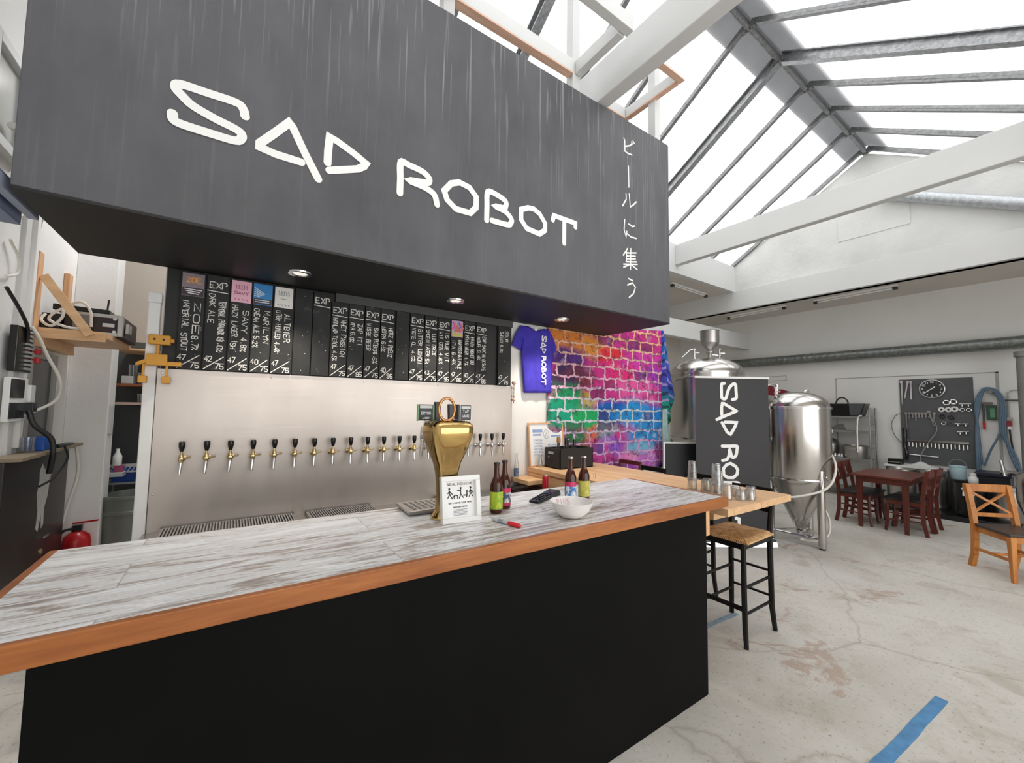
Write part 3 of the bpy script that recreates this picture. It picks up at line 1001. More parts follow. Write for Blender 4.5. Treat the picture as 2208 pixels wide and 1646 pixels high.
# ================================================================== TAP WALL
PY = 3.40                                    # face of the partition zone
sheet = thing('tap_panel', 'wide brushed steel sheet on the wall behind the bar carrying the taps', 'steel panel', (1.0, PY, .80))
MB().box(-.408, 2.308, PY - .012, PY + .018, .78, 1.833).build('sheet', M['steel_sheet'], sheet, local=False, bevel=.002)
for x in (-.385, .22, .86, 1.5, 1.93, 2.29):
    MB().lathe([(.0065, 0), (.005, -.003), (.0001, -.004)], (x, PY - .012, 1.805 if x > -.4 else 1.42), 8, 'Y', False).build('screw', M['chrome'], sheet, local=False)
for z in (1.05, 1.42):
    MB().lathe([(.0065, 0), (.005, -.003), (.0001, -.004)], (2.29 if z > 1.1 else -.39, PY - .012, z - .01), 8, 'Y', False).build('screw', M['chrome'], sheet, local=False)
post = thing('white_trunking', 'white plastic cable trunking standing at the left edge of the steel tap panel', 'trunking', (-.44, 3.40, 0))
MB().box(-.470, -.410, 3.372, 3.43, .60, 2.245).build('trunk', M['white_plastic'], post, local=False, bevel=.006)
MB().box(-.474, -.406, 3.368, 3.434, 2.245, 2.31).build('end_cap', M['white_plastic'], post, local=False, bevel=.006)

board = MB().box(-.392, 2.29, 3.395, 3.419, 1.834, 2.487).build('chalkboard_backing', M['black_paint'], bevel=.002)
tag(board, 'black backing board behind the row of upright chalk slats under the sign box', 'backing board')
lint = MB().box(.62, 2.285, 3.365, 3.394, 2.42, 2.487).build('lintel_board', plain('#4b4c4c', .7, name='grey_chalk_smudged_paint'))
tag(lint, 'grey smudged strip of board between the right chalk slats and the sign box', 'board strip')

# upright chalk slats: edges along the wall, then what is written on each
edges = [-.323, -.186, -.055, .075, .199, .337, .462, .591, .719, .844, .970, 1.099, 1.220, 1.353, 1.478, 1.605, 1.735, 1.867, 1.990]
slats = [
 ('ZOE', .42, 'IMPERIAL STOUT', .52, '8.7%', '47', '75', 'z', 'dark chalk slat with grey sticker and orange lettering, leftmost of the row'),
 ('TEMPORAL PARADOX II', .56, 'DRK ALE', .30, '9.0%', '42', '75', 'e', 'chalk slat reading DRK ALE with EXP at the top'),
 ('SAVY', .24, 'HAZY LAGER(ISH)', .50, '4.8%', '47', '75', 'p', 'chalk slat with a pale pink sticker at its top'),
 ('MARILYN', .34, 'CREAM ALE 5.2%', .42, '', '40', '75', 'b', 'chalk slat with a bright blue sticker at its top'),
 ('ALTBIER', .30, 'UTGY HUMLED 4.4%', .46, '', '47', '75', 'w', 'chalk slat with a white sticker at its top'),
 ('', 0, '', 0, '', '', '', '', 'blank black slat just right of the slat with the white sticker'),
 ('', 0, '', 0, '', '', '', 'x', 'empty chalk slat carrying only EXP at its top'),
 ('WHET PASSION', .44, 'HONLAD YEIOL 4.5%', .52, '', '47', '75', 'e', 'chalk slat reading WHET PASSION below EXP'),
 ('ZAP IT!', .26, 'IPA 6.0%', .25, '', '47', '95', 'e', 'chalk slat reading ZAP IT below EXP'),
 ('SAD ROBOT', .36, 'WISSE BEER', .34, '4.6%', '47', '75', 'e', 'chalk slat reading WISSE BEER below EXP'),
 ('HERZ 4 POEUZ', .36, 'NEIPA 6.9%', .32, '', '40', '95', 'e', 'chalk slat reading NEIPA below EXP'),
 ('', 0, '', 0, '', '', '', '', 'blank black slat between the slats reading NEIPA and BITTER LEMON'),
 ('BITTER LEMON', .44, 'VETE OL 4.5%', .44, '', '47', '75', 'e', 'chalk slat reading BITTER LEMON'),
 ('LUN BROX', .28, 'SMOEM LAGER 5%', .46, '', '43', '75', 'e', 'chalk slat reading LAGER just right of BITTER LEMON'),
 ('15:RUE WIT', .40, 'WIT OEN 4.6%', .44, '', '47', '95', 'e', 'chalk slat reading WIT below EXP'),
 ('HARVESTMAN PALE', .40, 'IPA 6.4%', .36, '', '47', '85', 'c', 'chalk slat with a rainbow coloured sticker at its top'),
 ('HIIIY HONEY DU', .38, 'HONUG BEER 4.7%', .42, '', '40', '71', 'e', 'chalk slat reading BEER just right of the rainbow sticker slat'),
 ('EXP SAUC HICKSANE', .48, 'SOUR 6.4%', .34, '', '47', '85', 'x', 'chalk smudged slat reading SOUR with a blank gap on its right'),
]
def sticker(kind, parent, x, z):
    w, h = .115, .15
    y = -.0145
    cols = {'z': '#8d7f86', 'p': '#f0b9cc', 'b': '#2f86c8', 'w': '#eceae6', 'c': '#c9a6c8'}
    st = MB().box(x - w / 2, x + w / 2, y - .001, y + .001, z - h, z).build('sticker', plain(cols[kind], .5, vary=.03), parent)
    fr = lambda u, v: (u, y - .0018, v)
    mb = MB()
    if kind == 'z':
        write(mb, 'Zoe', x - .035, z - .06, .032, fr, .006, .08)
        mb.build('print', plain('#e9a24b', .5), st)
        MB().box(x - w / 2 + .002, x + w / 2 - .002, y - .0016, y - .001, z - h + .002, z - .095).build('print', plain('#3a2c36', .5), st)
        mb = MB()
        for k in range(3):
            ribbon(mb, [(x - .045 + .01 * k, z - .105 - .013 * k), (x + .045 - .008 * k, z - .108 - .013 * k)], .006, lambda u, v: (u, y - .0024, v))
        mb.build('print', M['paper'], st)
    elif kind in 'pw':
        for u in (-.03, -.015, 0, .015, .03):
            ribbon(mb, [(x + u, z - .028), (x + u, z - .055)], .003, fr)
            ribbon(mb, [(x + u - .006, z - .03), (x + u + .006, z - .05)], .002, fr)
        ribbon(mb, [(x - .035, z - .058), (x + .035, z - .058)], .002, fr)
        if kind == 'p':
            write(mb, 'SAVY', x - .04, z - .095, .02, fr, .004, .085)
        else:
            ribbon(mb, [(x - .02, z - .085), (x + .02, z - .085)], .003, fr)
        for k in range(4):
            ribbon(mb, [(x - .04 + .022 * k, z - .125), (x - .028 + .022 * k, z - .135)], .004, fr)
        mb.build('print', plain('#a0506a' if kind == 'p' else '#6d6a66', .6), st)
    elif kind == 'b':
        MB().box(x - w / 2 + .003, x + w / 2 - .003, y - .0016, y - .001, z - h + .004, z - .105).build('print', plain('#3b3036', .5), st)
        for k in range(5):
            ribbon(mb, [(x - .05, z - .03 - .014 * k), (x + .01 - .008 * k, z - .07 - .006 * k)], .006, fr)
        for k in range(2):
            ribbon(mb, [(x - .045, z - .116 - .014 * k), (x + .04, z - .116 - .014 * k)], .006, lambda u, v: (u, y - .0024, v))
        mb.build('print', plain('#c9ddea', .5), st)
    else:
        for i, c in enumerate(('#e8489a', '#59c06a', '#f0d84a', '#4a6fd0', '#e76a5a')):
            mb = MB()
            a = (x - .045 + .02 * i, z - .02 - .012 * (i % 3))
            ribbon(mb, [a, (a[0] + .02, a[1] - .035), (a[0] - .005, a[1] - .06)], .017, lambda u, v, i=i: (u, y - .0016 - .0003 * i, v))
            mb.build('print', plain(c, .5), st)
        MB().box(x - w / 2 + .004, x + w / 2 - .004, y - .003, y - .0025, z - h + .004, z - .115).build('print', plain('#c8c05e', .5), st)
        MB().add([(x - .035, y - .004, z - .105), (x + .035, y - .004, z - .105), (x, y - .004, z - .03)], [[0, 1, 2]]).build('print', plain('#c96a72', .5), st)

def chalk_slat(x0, x1, z1, spec, dz=0):
    name, nlen, sub, slen, abv, p1, p2, top, label = spec
    w = x1 - x0 - .008
    zb = 1.836
    o = thing('chalk_slat', label, 'chalkboard', ((x0 + x1) / 2, 3.381, zb), 0, 'upright chalk slats above the tap panel')
    H = z1 - zb
    MB().box(-w / 2, w / 2, -.0135, .0135, 0, H).build('board', M['slat'], o, bevel=.002)
    fr = lambda u, v: (u, -.0142, v)
    dn = lambda u, v: (v, -.0142, -u)          # writing that runs downwards
    mb = MB()
    topz = H - .02
    if top in 'ex' and top:
        write(mb, 'EXP', -.045, H - .085, .042, fr, .0062, .10, .06)
        ribbon(mb, [(-w / 2 + .004, H - .105), (w / 2 - .006, H - .112)], .006, fr)
        topz = H - .12
    elif top:
        topz = H - .175
    z0 = -topz
    room = topz - (.105 if p1 else .02)
    if name:
        L = min(nlen * .68, room - .03 - (.11 if abv else 0))
        st0 = z0 + random.uniform(.02, .05) if room - L > .09 else z0 + .012
        write(mb, name, st0, .012, .034, dn, .0050, L, .10)
        if abv:
            write(mb, abv, min(st0 + L + .03, -.105 - .11), .010, .032, dn, .0050, .095, .08)
        if name == 'ZOE':
            for q in (.0, .014):
                ribbon(mb, [(st0 + L * .72 + q, .053), (st0 + .003 + L * .72 + q, .053)], .005, dn)
    if sub:
        L = min(slen * .66, room - .02)
        write(mb, sub, z0 + random.uniform(.008, .05 if room - L > .07 else .012), -.045, .031, dn, .0046, L, .10)
    if p1:
        write(mb, p1, -w / 2 + .008, .058, .034, fr, .0055, .045, .06)
        write(mb, p2, .008, .010, .034, fr, .0055, .05, .06)
        ribbon(mb, [(-w / 2 + .006, .006), (w / 2 - .012, .092)], .0058, fr)
    for _ in range(5):
        a, b = random.uniform(-w / 2 + .01, w / 2 - .01), random.uniform(.02, H - .02)
        ribbon(mb, [(a, b), (a + .003, b + random.uniform(-.003, .003))], .003, fr)
    mb.build('chalk_writing', M['chalk'], o)
    if top in 'zpbwc' and top:
        sticker(top, o, 0 if top != 'z' else .0, H - .01)
for i, sp in enumerate(slats):
    chalk_slat(edges[i], edges[i + 1] if i != 10 else edges[i + 1] - .012, 2.475 if i < 7 else 2.418, sp)
chalk_slat(2.115, 2.25, 2.418, ('SOUR', .17, 'SMELLY 6.9%', .32, '', '47', '75', '', 'separate chalk slat reading SOUR at the right end near the blue shirt'))

# taps
def make_tap(label, mat, loc):
    t = thing('beer_tap', label, 'beer tap', loc, 0, 'beer taps on the steel panel')
    mb = MB().lathe([(.0001, 0), (.022, 0), (.022, -.006), (.012, -.010), (.011, -.055), (.015, -.058), (.016, -.075), (.010, -.085), (.0001, -.086)], (0, 0, 0), 14, 'Y', False)
    mb.lathe([(.013, -.022), (.014, 0), (.013, .022), (.008, .034), (.006, .050)], (0, -.066, 0), 12)
    mb.build('body', mat, t, smooth=True)
    mb = MB().tube([(0, -.066, -.018), (-.002, -.070, -.040), (-.004, -.080, -.075), (-.004, -.083, -.098)], [.0105, .011, .009, .0065], 10)
    mb.build('spout', M['chrome'], t, smooth=True)
    mb = MB().lathe([(.008, .046), (.011, .052), (.0165, .075), (.0175, .098), (.015, .108), (.0001, .110)], (0, -.066, 0), 14)
    mb.build('handle', M['black_plastic'], t, smooth=True)
    mb = MB().tube([(.010, -.066, .004), (.034, -.070, .006), (.046, -.074, .010)], [.006, .005, .007], 8)
    mb.build('lever', mat, t, smooth=True)
    return t
TX = [-.255 + (2.165 + .255) / 19 * i for i in range(20)]
TAPZ = 1.262
ordin = ['leftmost', 'second', 'third', 'fourth', 'fifth', 'sixth', 'seventh', 'eighth', 'ninth', 'tenth', 'eleventh', 'twelfth', 'thirteenth', 'fourteenth']
tb = make_tap('brass beer tap with black handle, leftmost on the steel panel', M['tap_brass'], (TX[0], PY - .012, TAPZ))
ts = None
for i in range(1, 20):
    if i < 13:
        dup(tb, 'brass beer tap with black handle, %s from the left on the steel panel' % ordin[i], (TX[i], PY - .012, TAPZ))
    else:
        where = {13: 'silver beer tap with black handle, just left of the golden beer tower', 14: 'silver beer tap half hidden by the left side of the golden tower', 15: 'silver beer tap hidden behind the golden tower head', 16: 'silver beer tap peeping out at the right side of the golden tower', 17: 'silver beer tap third from the right end of the steel panel', 18: 'silver beer tap second from the right end of the steel panel', 19: 'silver beer tap at the right end of the steel panel'}[i]
        if ts is None:
            ts = make_tap(where, M['chrome'], (TX[i], PY - .012, TAPZ))
        else:
            dup(ts, where, (TX[i], PY - .012, TAPZ))

# back counter with drip grates
bc = thing('back_counter', 'low steel back counter along the foot of the tap panel', 'counter', (.9, 3.2, 0))
MB().box(-.40, 2.20, 2.96, 3.385, 0, .79).build('carcass', M['dark_cabinet'], bc, local=False, bevel=.004)
MB().box(-.42, 2.22, 2.94, 3.387, .79, .812).build('top', M['steel_dull'], bc, local=False, bevel=.003)
def grate(x0, x1, label, y0=3.13, y1=3.37, z=.813):
    g = thing('drip_grate', label, 'drip tray', ((x0 + x1) / 2, (y0 + y1) / 2, z))
    mb = MB()
    mb.box(x0, x1, y0, y0 + .012, z, z + .022).box(x0, x1, y1 - .012, y1, z, z + .022).box(x0, x0 + .012, y0, y1, z, z + .022).box(x1 - .012, x1, y0, y1, z, z + .022)
    mb.build('rim', M['steel_dull'], g, local=False)
    mb = MB()
    n = int((x1 - x0) / .016)
    for k in range(1, n):
        x = x0 + (x1 - x0) * k / n
        mb.box(x - .004, x + .004, y0 + .01, y1 - .01, z + .012, z + .02)
    mb.build('slotted_plate', M['chrome'], g, local=False)
    MB().box(x0 + .01, x1 - .01, y0 + .01, y1 - .01, z, z + .004).build('pan', plain('#4c4a48', .4), g, local=False)
grate(-.34, .40, 'long drip grate under the left half of the taps')
grate(.475, .94, 'shorter drip grate with bright bars left of the golden tower')
grate(1.5, 2.15, 'drip grate at the foot of the right end taps')
# ================================================================== THINGS ON THE BAR
t = thing('drip_tray', 'steel drip tray with punched top on the bar beside the golden tower', 'drip tray', (.92, 2.0, BZ))
mb = MB().hexa([(.71, 1.885, BZ + .002), (1.06, 1.885, BZ + .002), (1.08, 2.075, BZ + .002), (.72, 2.075, BZ + .002)], [(.70, 1.875, BZ + .024), (1.07, 1.875, BZ + .024), (1.09, 2.083, BZ + .024), (.71, 2.083, BZ + .024)])
mb.build('tray', M['steel_dull'], t, local=False, bevel=.003)
mb = MB()
for j in range(7):
    for i in range(11):
        x, y = .735 + .029 * i, 1.905 + .024 * j
        mb.add([(x, y, BZ + .0255), (x + .018, y, BZ + .0255), (x + .018, y + .008, BZ + .0255), (x, y + .008, BZ + .0255)], [[0, 1, 2, 3]])
mb.build('punched_slots', plain('#3c3a38', .6), t, local=False)

# golden beer tower: curved slab, wide rounded head, narrow waist, flared foot
tw = thing('beer_tower', 'tall polished golden beer tower with round ring on top standing on the bar', 'beer tower', (.85, 1.79, BZ + .001), 0)
prof = [(.008, .050, .046, .0), (.03, .046, .042, .0), (.06, .042, .040, 0), (.12, .040, .040, 0), (.18, .042, .042, 0), (.24, .047, .047, 0), (.29, .056, .055, .0), (.33, .067, .066, .0), (.37, .080, .078, .0), (.41, .091, .090, .0), (.45, .098, .098, .0), (.48, .099, .100, .0), (.50, .094, .096, 0), (.515, .080, .082, .0), (.522, .05, .05, 0)]
NS = 28
prof = [(z * .87, hw * (1.06 if z > .3 else 1), hd, o_) for z, hw, hd, o_ in prof]
rings = []
for z, hw, hd, off in prof:
    rg = []
    for k in range(NS):
        a = 2 * PI * k / NS
        c, s_ = math.cos(a), math.sin(a)
        e = .42
        rg.append((hw * math.copysign(abs(c) ** e, c), -off * 0.8 + hd * math.copysign(abs(s_) ** e, s_), z))
    rings.append(rg)
mb = MB()
mb.add([v for r in rings for v in r], [[i * NS + k, i * NS + (k + 1) % NS, (i + 1) * NS + (k + 1) % NS, (i + 1) * NS + k] for i in range(len(rings) - 1) for k in range(NS)] + [list(range(NS))[::-1], [(len(rings) - 1) * NS + k for k in range(NS)]])
mb.build('column', M['brass'], tw, smooth=True)
MB().lathe([(.070, 0), (.070, .008), (.062, .016), (.052, .030)], (0, 0, 0), 28).build('foot', M['brass'], tw, smooth=True)
mb = MB().tube([(-.028 + .040 * math.cos(a), -.045, .505 + .052 * math.sin(a)) for a in [2 * PI * k / 28 for k in range(28)]], .0065, 10, True)
mb.cyl((-.028, -.045, .44), (-.028, -.045, .456), .007, n=10)
mb.build('medallion_ring', brushed('coppery_brass', '#c08a58', .2), tw, smooth=True)
for x in (-.085, -.030, .030, .085):
    mb = MB().cyl((x, .045, .37), (x, .10, .37), .012, n=12).lathe([(.011, -.02), (.013, .0), (.012, .03), (.007, .05)], (x, .098, .37), 12)
    mb.tube([(x, .10, .35), (x, .108, .31), (x, .112, .275)], [.009, .009, .006], 10)
    mb.build('faucet', M['chrome'], tw, smooth=True)
for x, z in ((-.012, .455), (.062, .445)):
    MB().hexa([(x - .010, .09, z - .05), (x + .010, .09, z - .05), (x + .010, .11, z - .05), (x - .010, .11, z - .05)], [(x - .016, .088, z + .085), (x + .016, .088, z + .085), (x + .016, .112, z + .085), (x - .016, .112, z + .085)]).build('tap_handle', M['black_plastic'], tw, bevel=.003)
def badge(x, z, w, h, edge, lines):
    b = MB().box(x - w / 2, x + w / 2, .088, .100, z - h / 2, z + h / 2).build('badge', M['black_plastic'], tw, bevel=.002)
    fr = lambda u, v: (u, .0865, v)
    mb = MB()
    mb.box(x - w / 2 + .004, x + w / 2 - .004, .0872, .088, z + h * .26, z + h * .44)
    for txt, v, s_, wd in lines:
        write(mb, txt, x - wd / 2, z + v, s_, fr, .0026, wd)
    mb.build('badge_print', plain('#cfd0ce', .5), b)
    mb = MB()
    for sx in (-1, 1):
        mb.box(x + sx * (w / 2 + .003) - .004, x + sx * (w / 2 + .003) + .004, .089, .099, z - h / 2 - .002, z + h / 2)
    mb.build('badge_rim', plain(edge, .4), b)
    MB().cyl((x, .098, z - h / 2 - .05), (x, .096, z - h / 2), .007, n=10).build('badge_stem', M['chrome'], b, smooth=True)
badge(-.075, .488, .072, .078, '#6f9a6a', [('BRYGG', -.010, .013, .05), ('LAGER', -.03, .007, .035)])
badge(.142, .488, .060, .076, '#d8d8d6', [('TAP', .0, .014, .035), ('LOUNGE', -.022, .010, .036)])
MB().box(.095, .107, .085, .13, .452, .53).build('badge', M['black_plastic'], tw, bevel=.002)

# framed notice
fr_w, fr_h = .188, .205
ft = thing('framed_notice', 'small white framed notice with black stick figures standing on the bar', 'framed notice', (.878, 1.668, BZ + .001), math.radians(-5))
tilt = Matrix.Rotation(math.radians(-9), 4, 'X')
def fbox(mb, *a):
    return mb.box(*a)
mb = MB()
mb.box(-fr_w / 2, fr_w / 2, 0, .032, 0, .022).box(-fr_w / 2, fr_w / 2, 0, .032, fr_h - .022, fr_h).box(-fr_w / 2, -fr_w / 2 + .022, 0, .032, .022, fr_h - .022).box(fr_w / 2 - .022, fr_w / 2, 0, .032, .022, fr_h - .022)
mb.xf(tilt).build('frame', M['white_plastic'], ft, bevel=.002)
pp = MB().box(-fr_w / 2 + .02, fr_w / 2 - .02, .022, .026, .02, fr_h - .02).xf(tilt).build('paper', M['paper'], ft)
fm = lambda u, v: tuple(tilt @ Vector((u, .0212, v)))
mb = MB()
write(mb, 'SOCIAL DISTANCING', -.062, .163, .011, fm, .0013, .124)
man = [[(0, .034), (.002, .018), (-.008, 0)], [(.002, .018), (.010, .001)], [(0, .030), (.010, .022), (.014, .016)], [(0, .030), (-.007, .021)]]
def fig(x, z, parts, w=.0042):
    for st in parts:
        ribbon(mb, [(x + a, z + b) for a, b in st], w, fm, 6)
for x in (-.052, .052):
    fig(x, .108, man)
    ribbon(mb, [(x, .108 + .040), (x + .0008, .108 + .041)], .0085, fm, 8)
fig(0, .104, [[(-.012, .036), (.004, .034), (.004, .018), (-.004, 0)], [(.004, .018), (.016, .002)], [(.004, .034), (.004, .042)]])
ribbon(mb, [(.004, .149), (.0045, .150)], .0085, fm, 8)
fig(-.024, .104, [[(-.016, 0), (-.002, .016), (.012, .012), (.012, -.001)], [(-.002, .016), (-.004, 0)]])
fig(.030, .106, [[(-.012, .010), (.004, .010), (.004, .024)], [(.004, .010), (.002, .002)]], .0055)
ribbon(mb, [(.004 + .030, .134), (.0345, .135)], .0075, fm, 8)
write(mb, 'KEEP A DISTANCE PLEASE THANKS', -.056, .082, .006, fm, .0011, .112)
write(mb, 'BARTENDER SERVES', -.034, .064, .005, fm, .001, .068)
mb.build('print', M['ink'], pp)
mb = MB()
for k in range(5):
    ribbon(mb, [(-.034, .055 - .006 * k), (.034 - .006 * (k % 2), .055 - .006 * k)], .0022, fm)
mb.build('print', M['grey_ink'], pp)

# bottles
def bottle_profile(h, r):
    return [(r * .86, 0), (r, .006), (r, h * .50), (r * .97, h * .55), (r * .72, h * .64), (r * .46, h * .72), (r * .40, h * .80), (r * .375, h * .93), (r * .43, h * .935), (r * .43, h * .965), (r * .40, h * .97)]
def beer_bottle(label, loc, cols, rot=0, group='brown beer bottles on the bar'):
    h, r = .245, .0325
    b = thing('beer_bottle', label, 'bottle', loc, rot, group)
    MB().lathe(bottle_profile(h, r), (0, 0, 0), 24).build('glass_body', M['amber_glass'], b, smooth=True)
    MB().lathe([(r * .47, h * .955), (r * .49, h * .97), (r * .46, h * .995), (.0001, h)], (0, 0, 0), 16).build('crown_cap', M['dark_plastic'] if cols[3] == 'd' else M['steel_dull'], b, smooth=True)
    lab = MB()
    z0, z1 = h * .07, h * .43
    rr = r + .0006
    n = 24
    lab.lathe([(rr, z0), (rr, z1)], (0, 0, 0), n, cap=False)
    t = NT('bottle_label_' + cols[0].lstrip('#'))
    zz = t.sep(t.co())[2]
    f = t.noise(t.mapped((30, 30, 26)), 1.6, 3)
    c = t.mix(t.ramp(f, [(.46, (0, 0, 0)), (.56, (1, 1, 1))]), lin(cols[0]), lin(cols[1]))
    c = t.mix(t.math('GREATER_THAN', zz, z0 + (z1 - z0) * cols[4]), c, lin(cols[2]))
    c = t.mix(t.math('LESS_THAN', zz, z0 + (z1 - z0) * cols[5]), c, lin(cols[2]))
    t.base(c)
    t.set(rough=.4)
    lab.build('paper_label', t.m, b, smooth=True)
    return b
beer_bottle('brown beer bottle with lime green label, front of the left pair on the bar', (1.100, 1.742, BZ + .001), ('#8fae25', '#b9c93c', '#5d6b2a', 'd', .98, .06), 0)
beer_bottle('brown beer bottle with pink label, right behind the lime green labelled bottle', (1.183, 1.795, BZ + .001), ('#3b4a6a', '#d9dccf', '#c22a5c', 'd', .76, .17), 0)
beer_bottle('brown beer bottle with pink and blue label, behind the white bowl', (1.605, 1.755, BZ + .001), ('#3f78b8', '#dfe4e6', '#c42b5f', 's', .72, .0), 0)
beer_bottle('brown beer bottle with pale yellow label, behind the white bowl', (1.700, 1.745, BZ + .001), ('#b7ae3b', '#c9c76a', '#a8a43c', 's', .98, .02), 0)

# bowl
bw = thing('bowl', 'white plastic bowl with red handwriting inside the rim on the bar', 'bowl', (1.372, 1.492, BZ + .001))
R0, R1, BH = .056, .106, .074
MB().lathe([(.0001, 0), (R0 - .006, 0), (R0, .004), (R0 + (R1 - R0) * .55, BH * .40), (R1 - .006, BH * .86), (R1, BH), (R1 - .004, BH + .001), (R1 - .012, BH * .84), (R0 + (R1 - R0) * .5, BH * .42), (R0 - .004, .008), (.0001, .006)], (0, 0, 0), 44, cap=False).build('bowl_body', M['bowl_white'], bw, smooth=True)
bw.rotation_euler = (0, 0, -math.atan2(1.372, 1.492))
def inner(u, v):       # along the inner wall (metres) and height
    k = v / BH
    rr = R0 + (R1 - R0) * .5 + (R1 - .012 - R0 - (R1 - R0) * .5) * (k - .42) / .42 - .0015
    a = u / .095
    return (rr * math.sin(a), rr * math.cos(a), v)
mb = MB()
for i, ch in enumerate('PINS'):
    for st in glyph(ch):
        ribbon(mb, [(-.088 + .021 * i + x / 4 * .014, BH * .50 + y / 6 * BH * .36) for x, y in st], .0022, inner)
mb.build('handwriting', plain('#d98a98', .6, name='faded_red_marker'), bw, local=True)

# marker pen
mk = thing('marker_pen', 'red capped marker pen lying on the bar in front of the bottles', 'pen', (1.02, 1.61, BZ + .009))
a, b = Vector((1.008, 1.618, BZ + .0095)), Vector((1.048, 1.462, BZ + .0095))
d = b - a
MB().tube([a, a + d * .02, a + d * .60], [.007, .0085, .0085], 14).build('barrel', plain('#b9bcc0', .4), mk, local=False, smooth=True)
MB().tube([a + d * .58, a + d * .61, a + d * .97, b], [.0085, .0096, .0092, .006], 14).build('cap', plain('#d4212b', .35), mk, local=False, smooth=True)
MB().tube([a - d * .03, a], [.006, .0075], 12).build('end_plug', plain('#b3576a', .5), mk, local=False, smooth=True)
MB().tube([a + d * .22, a + d * .40], .0088, 14).build('print_band', M['grey_ink'], mk, local=False, smooth=True)

# card terminal lying flat
ct = thing('card_terminal', 'black handheld card terminal lying on the bar behind the white bowl', 'card terminal', (1.52, 1.87, BZ + .001), math.atan2(1.945 - 1.80, 1.70 - 1.395))
MB().hexa([(-.15, -.035, 0), (.13, -.04, 0), (.13, .04, 0), (-.15, .035, 0)], [(-.16, -.03, .012), (.12, -.036, .030), (.12, .036, .030), (-.16, .03, .012)]).build('case', M['black_plastic'], ct, bevel=.006, seg=3)
MB().hexa([(.0, -.028, .0235), (.11, -.030, .031), (.11, .030, .031), (.0, .028, .0235)], [(.0, -.028, .0245), (.11, -.030, .032), (.11, .030, .032), (.0, .028, .0245)]).build('screen', plain('#26282c', .1), ct)
mb = MB()
for j in range(3):
    for i in range(4):
        x, y = -.125 + .03 * i, -.02 + .02 * j
        z = .0135 + (x + .15) * .064
        mb.box(x, x + .018, y - .006, y + .006, z, z + .003)
mb.build('keypad', M['dark_plastic'], ct, bevel=.001)

# ================================================================== SIDE BAR: timber plank at right angles
SZ = 1.02
sb = thing('side_bar_table', 'pale pine plank bar running back from the right end of the counter to the wall', 'bar table', (2.95, 2.4, 0))
MB().box(2.515, 2.935, 1.345, 3.405, SZ - .045, SZ).build('plank', M['pine'], sb, local=False, bevel=.003)
MB().box(2.939, 3.375, 1.345, 3.405, SZ - .045, SZ).build('plank', M['pine'], sb, local=False, bevel=.003)
MB().box(2.53, 2.57, 2.10, 3.40, .83, SZ - .046).build('fascia_board', M['pine'], sb, local=False, bevel=.002)
for y in (1.47, 2.4, 3.3):
    MB().box(2.575, 2.90, y, y + .07, SZ - .10, SZ - .046).build('batten', M['pine_x'], sb, local=False, bevel=.002)
for x, y in ((2.62, 2.44), (2.62, 3.34)):
    MB().box(x, x + .07, y - .035, y + .035, 0, SZ - .116).build('leg', M['pine_z'], sb, local=False, bevel=.002)
ls = MB().box(2.325, 2.515, 3.12, 3.405, .89, .93).build('low_shelf_plank', M['pine_x'], bevel=.002)
tag(ls, 'short pale wood shelf plank jutting from beside the tap panel below the side bar', 'shelf')
fg = thing('under_bar_fridge', 'low black glass-topped bar fridge beneath the short wood shelf', 'fridge', (2.4, 3.0, 0))
MB().box(2.235, 2.52, 2.70, 3.385, 0, .83).build('body', M['dark_plastic'], fg, local=False, bevel=.008)
MB().box(2.225, 2.528, 2.69, 3.388, .83, .85).build('top', plain('#1d1917', .12, name='glossy_black_top'), fg, local=False, bevel=.004)
cn = thing('drink_can', 'slim red drink can standing on the black fridge behind the bar', 'can', (2.43, 3.00, .8505))
MB().lathe([(.022, 0), (.028, .006), (.0285, .125), (.026, .137), (.024, .140)], (0, 0, 0), 22).build('can_body', plain('#b8162b', .25, vary=.12, vs=30, name='red_can_print'), cn, smooth=True)
MB().lathe([(.0245, .140), (.024, .143), (.021, .141), (.0001, .141)], (0, 0, 0), 20).build('lid', M['chrome'], cn, smooth=True)
so = thing('clear_bottle', 'clear glass bottle with blue print on the short shelf against the wall', 'bottle', (2.355, 3.365, .9305))
h, r = .235, .026
MB().lathe([(r * .9, 0), (r, .006), (r, h * .42), (r * .8, h * .55), (r * .5, h * .75), (r * .42, h * .92), (r * .5, h * .94), (r * .5, h)], (0, 0, 0), 20).build('glass_body', M['clear_glass'], so, smooth=True)
MB().lathe([(r + .0006, h * .06), (r + .0006, h * .36)], (0, 0, 0), 20, cap=False).build('printed_label', plain('#5f7389', .5, vary=.7, vs=50, name='blue_white_print'), so, smooth=True)

# crate with bottles
cr = thing('bottle_crate', 'black wooden crate holding dark bottles on the side bar', 'crate', (2.885, 3.235, SZ + .001))
cx0, cx1, cy0, cy1, cz0, cz1 = 2.66, 3.11, 3.06, 3.30, SZ + .001, SZ + .20
mb = MB()
mb.box(cx0, cx1, cy0, cy1, cz0, cz0 + .012)
mb.box(cx0, cx1, cy0, cy0 + .012, cz0, cz1).box(cx0, cx1, cy1 - .012, cy1, cz0, cz1).box(cx0, cx0 + .012, cy0, cy1, cz0, cz1).box(cx1 - .012, cx1, cy0, cy1, cz0, cz1)
mb.build('crate_body', M['black_paint'], cr, local=False, bevel=.003)
MB().box(cx0 - .003, cx0, 3.16, 3.24, cz1 - .06, cz1 - .035).build('crate_handle', M['steel_dull'], cr, local=False, bevel=.002)
MB().box(cx0 - .003, cx0, 3.222, 3.24, cz1 - .10, cz1 - .08).build('crate_badge', M['steel_dull'], cr, local=False)
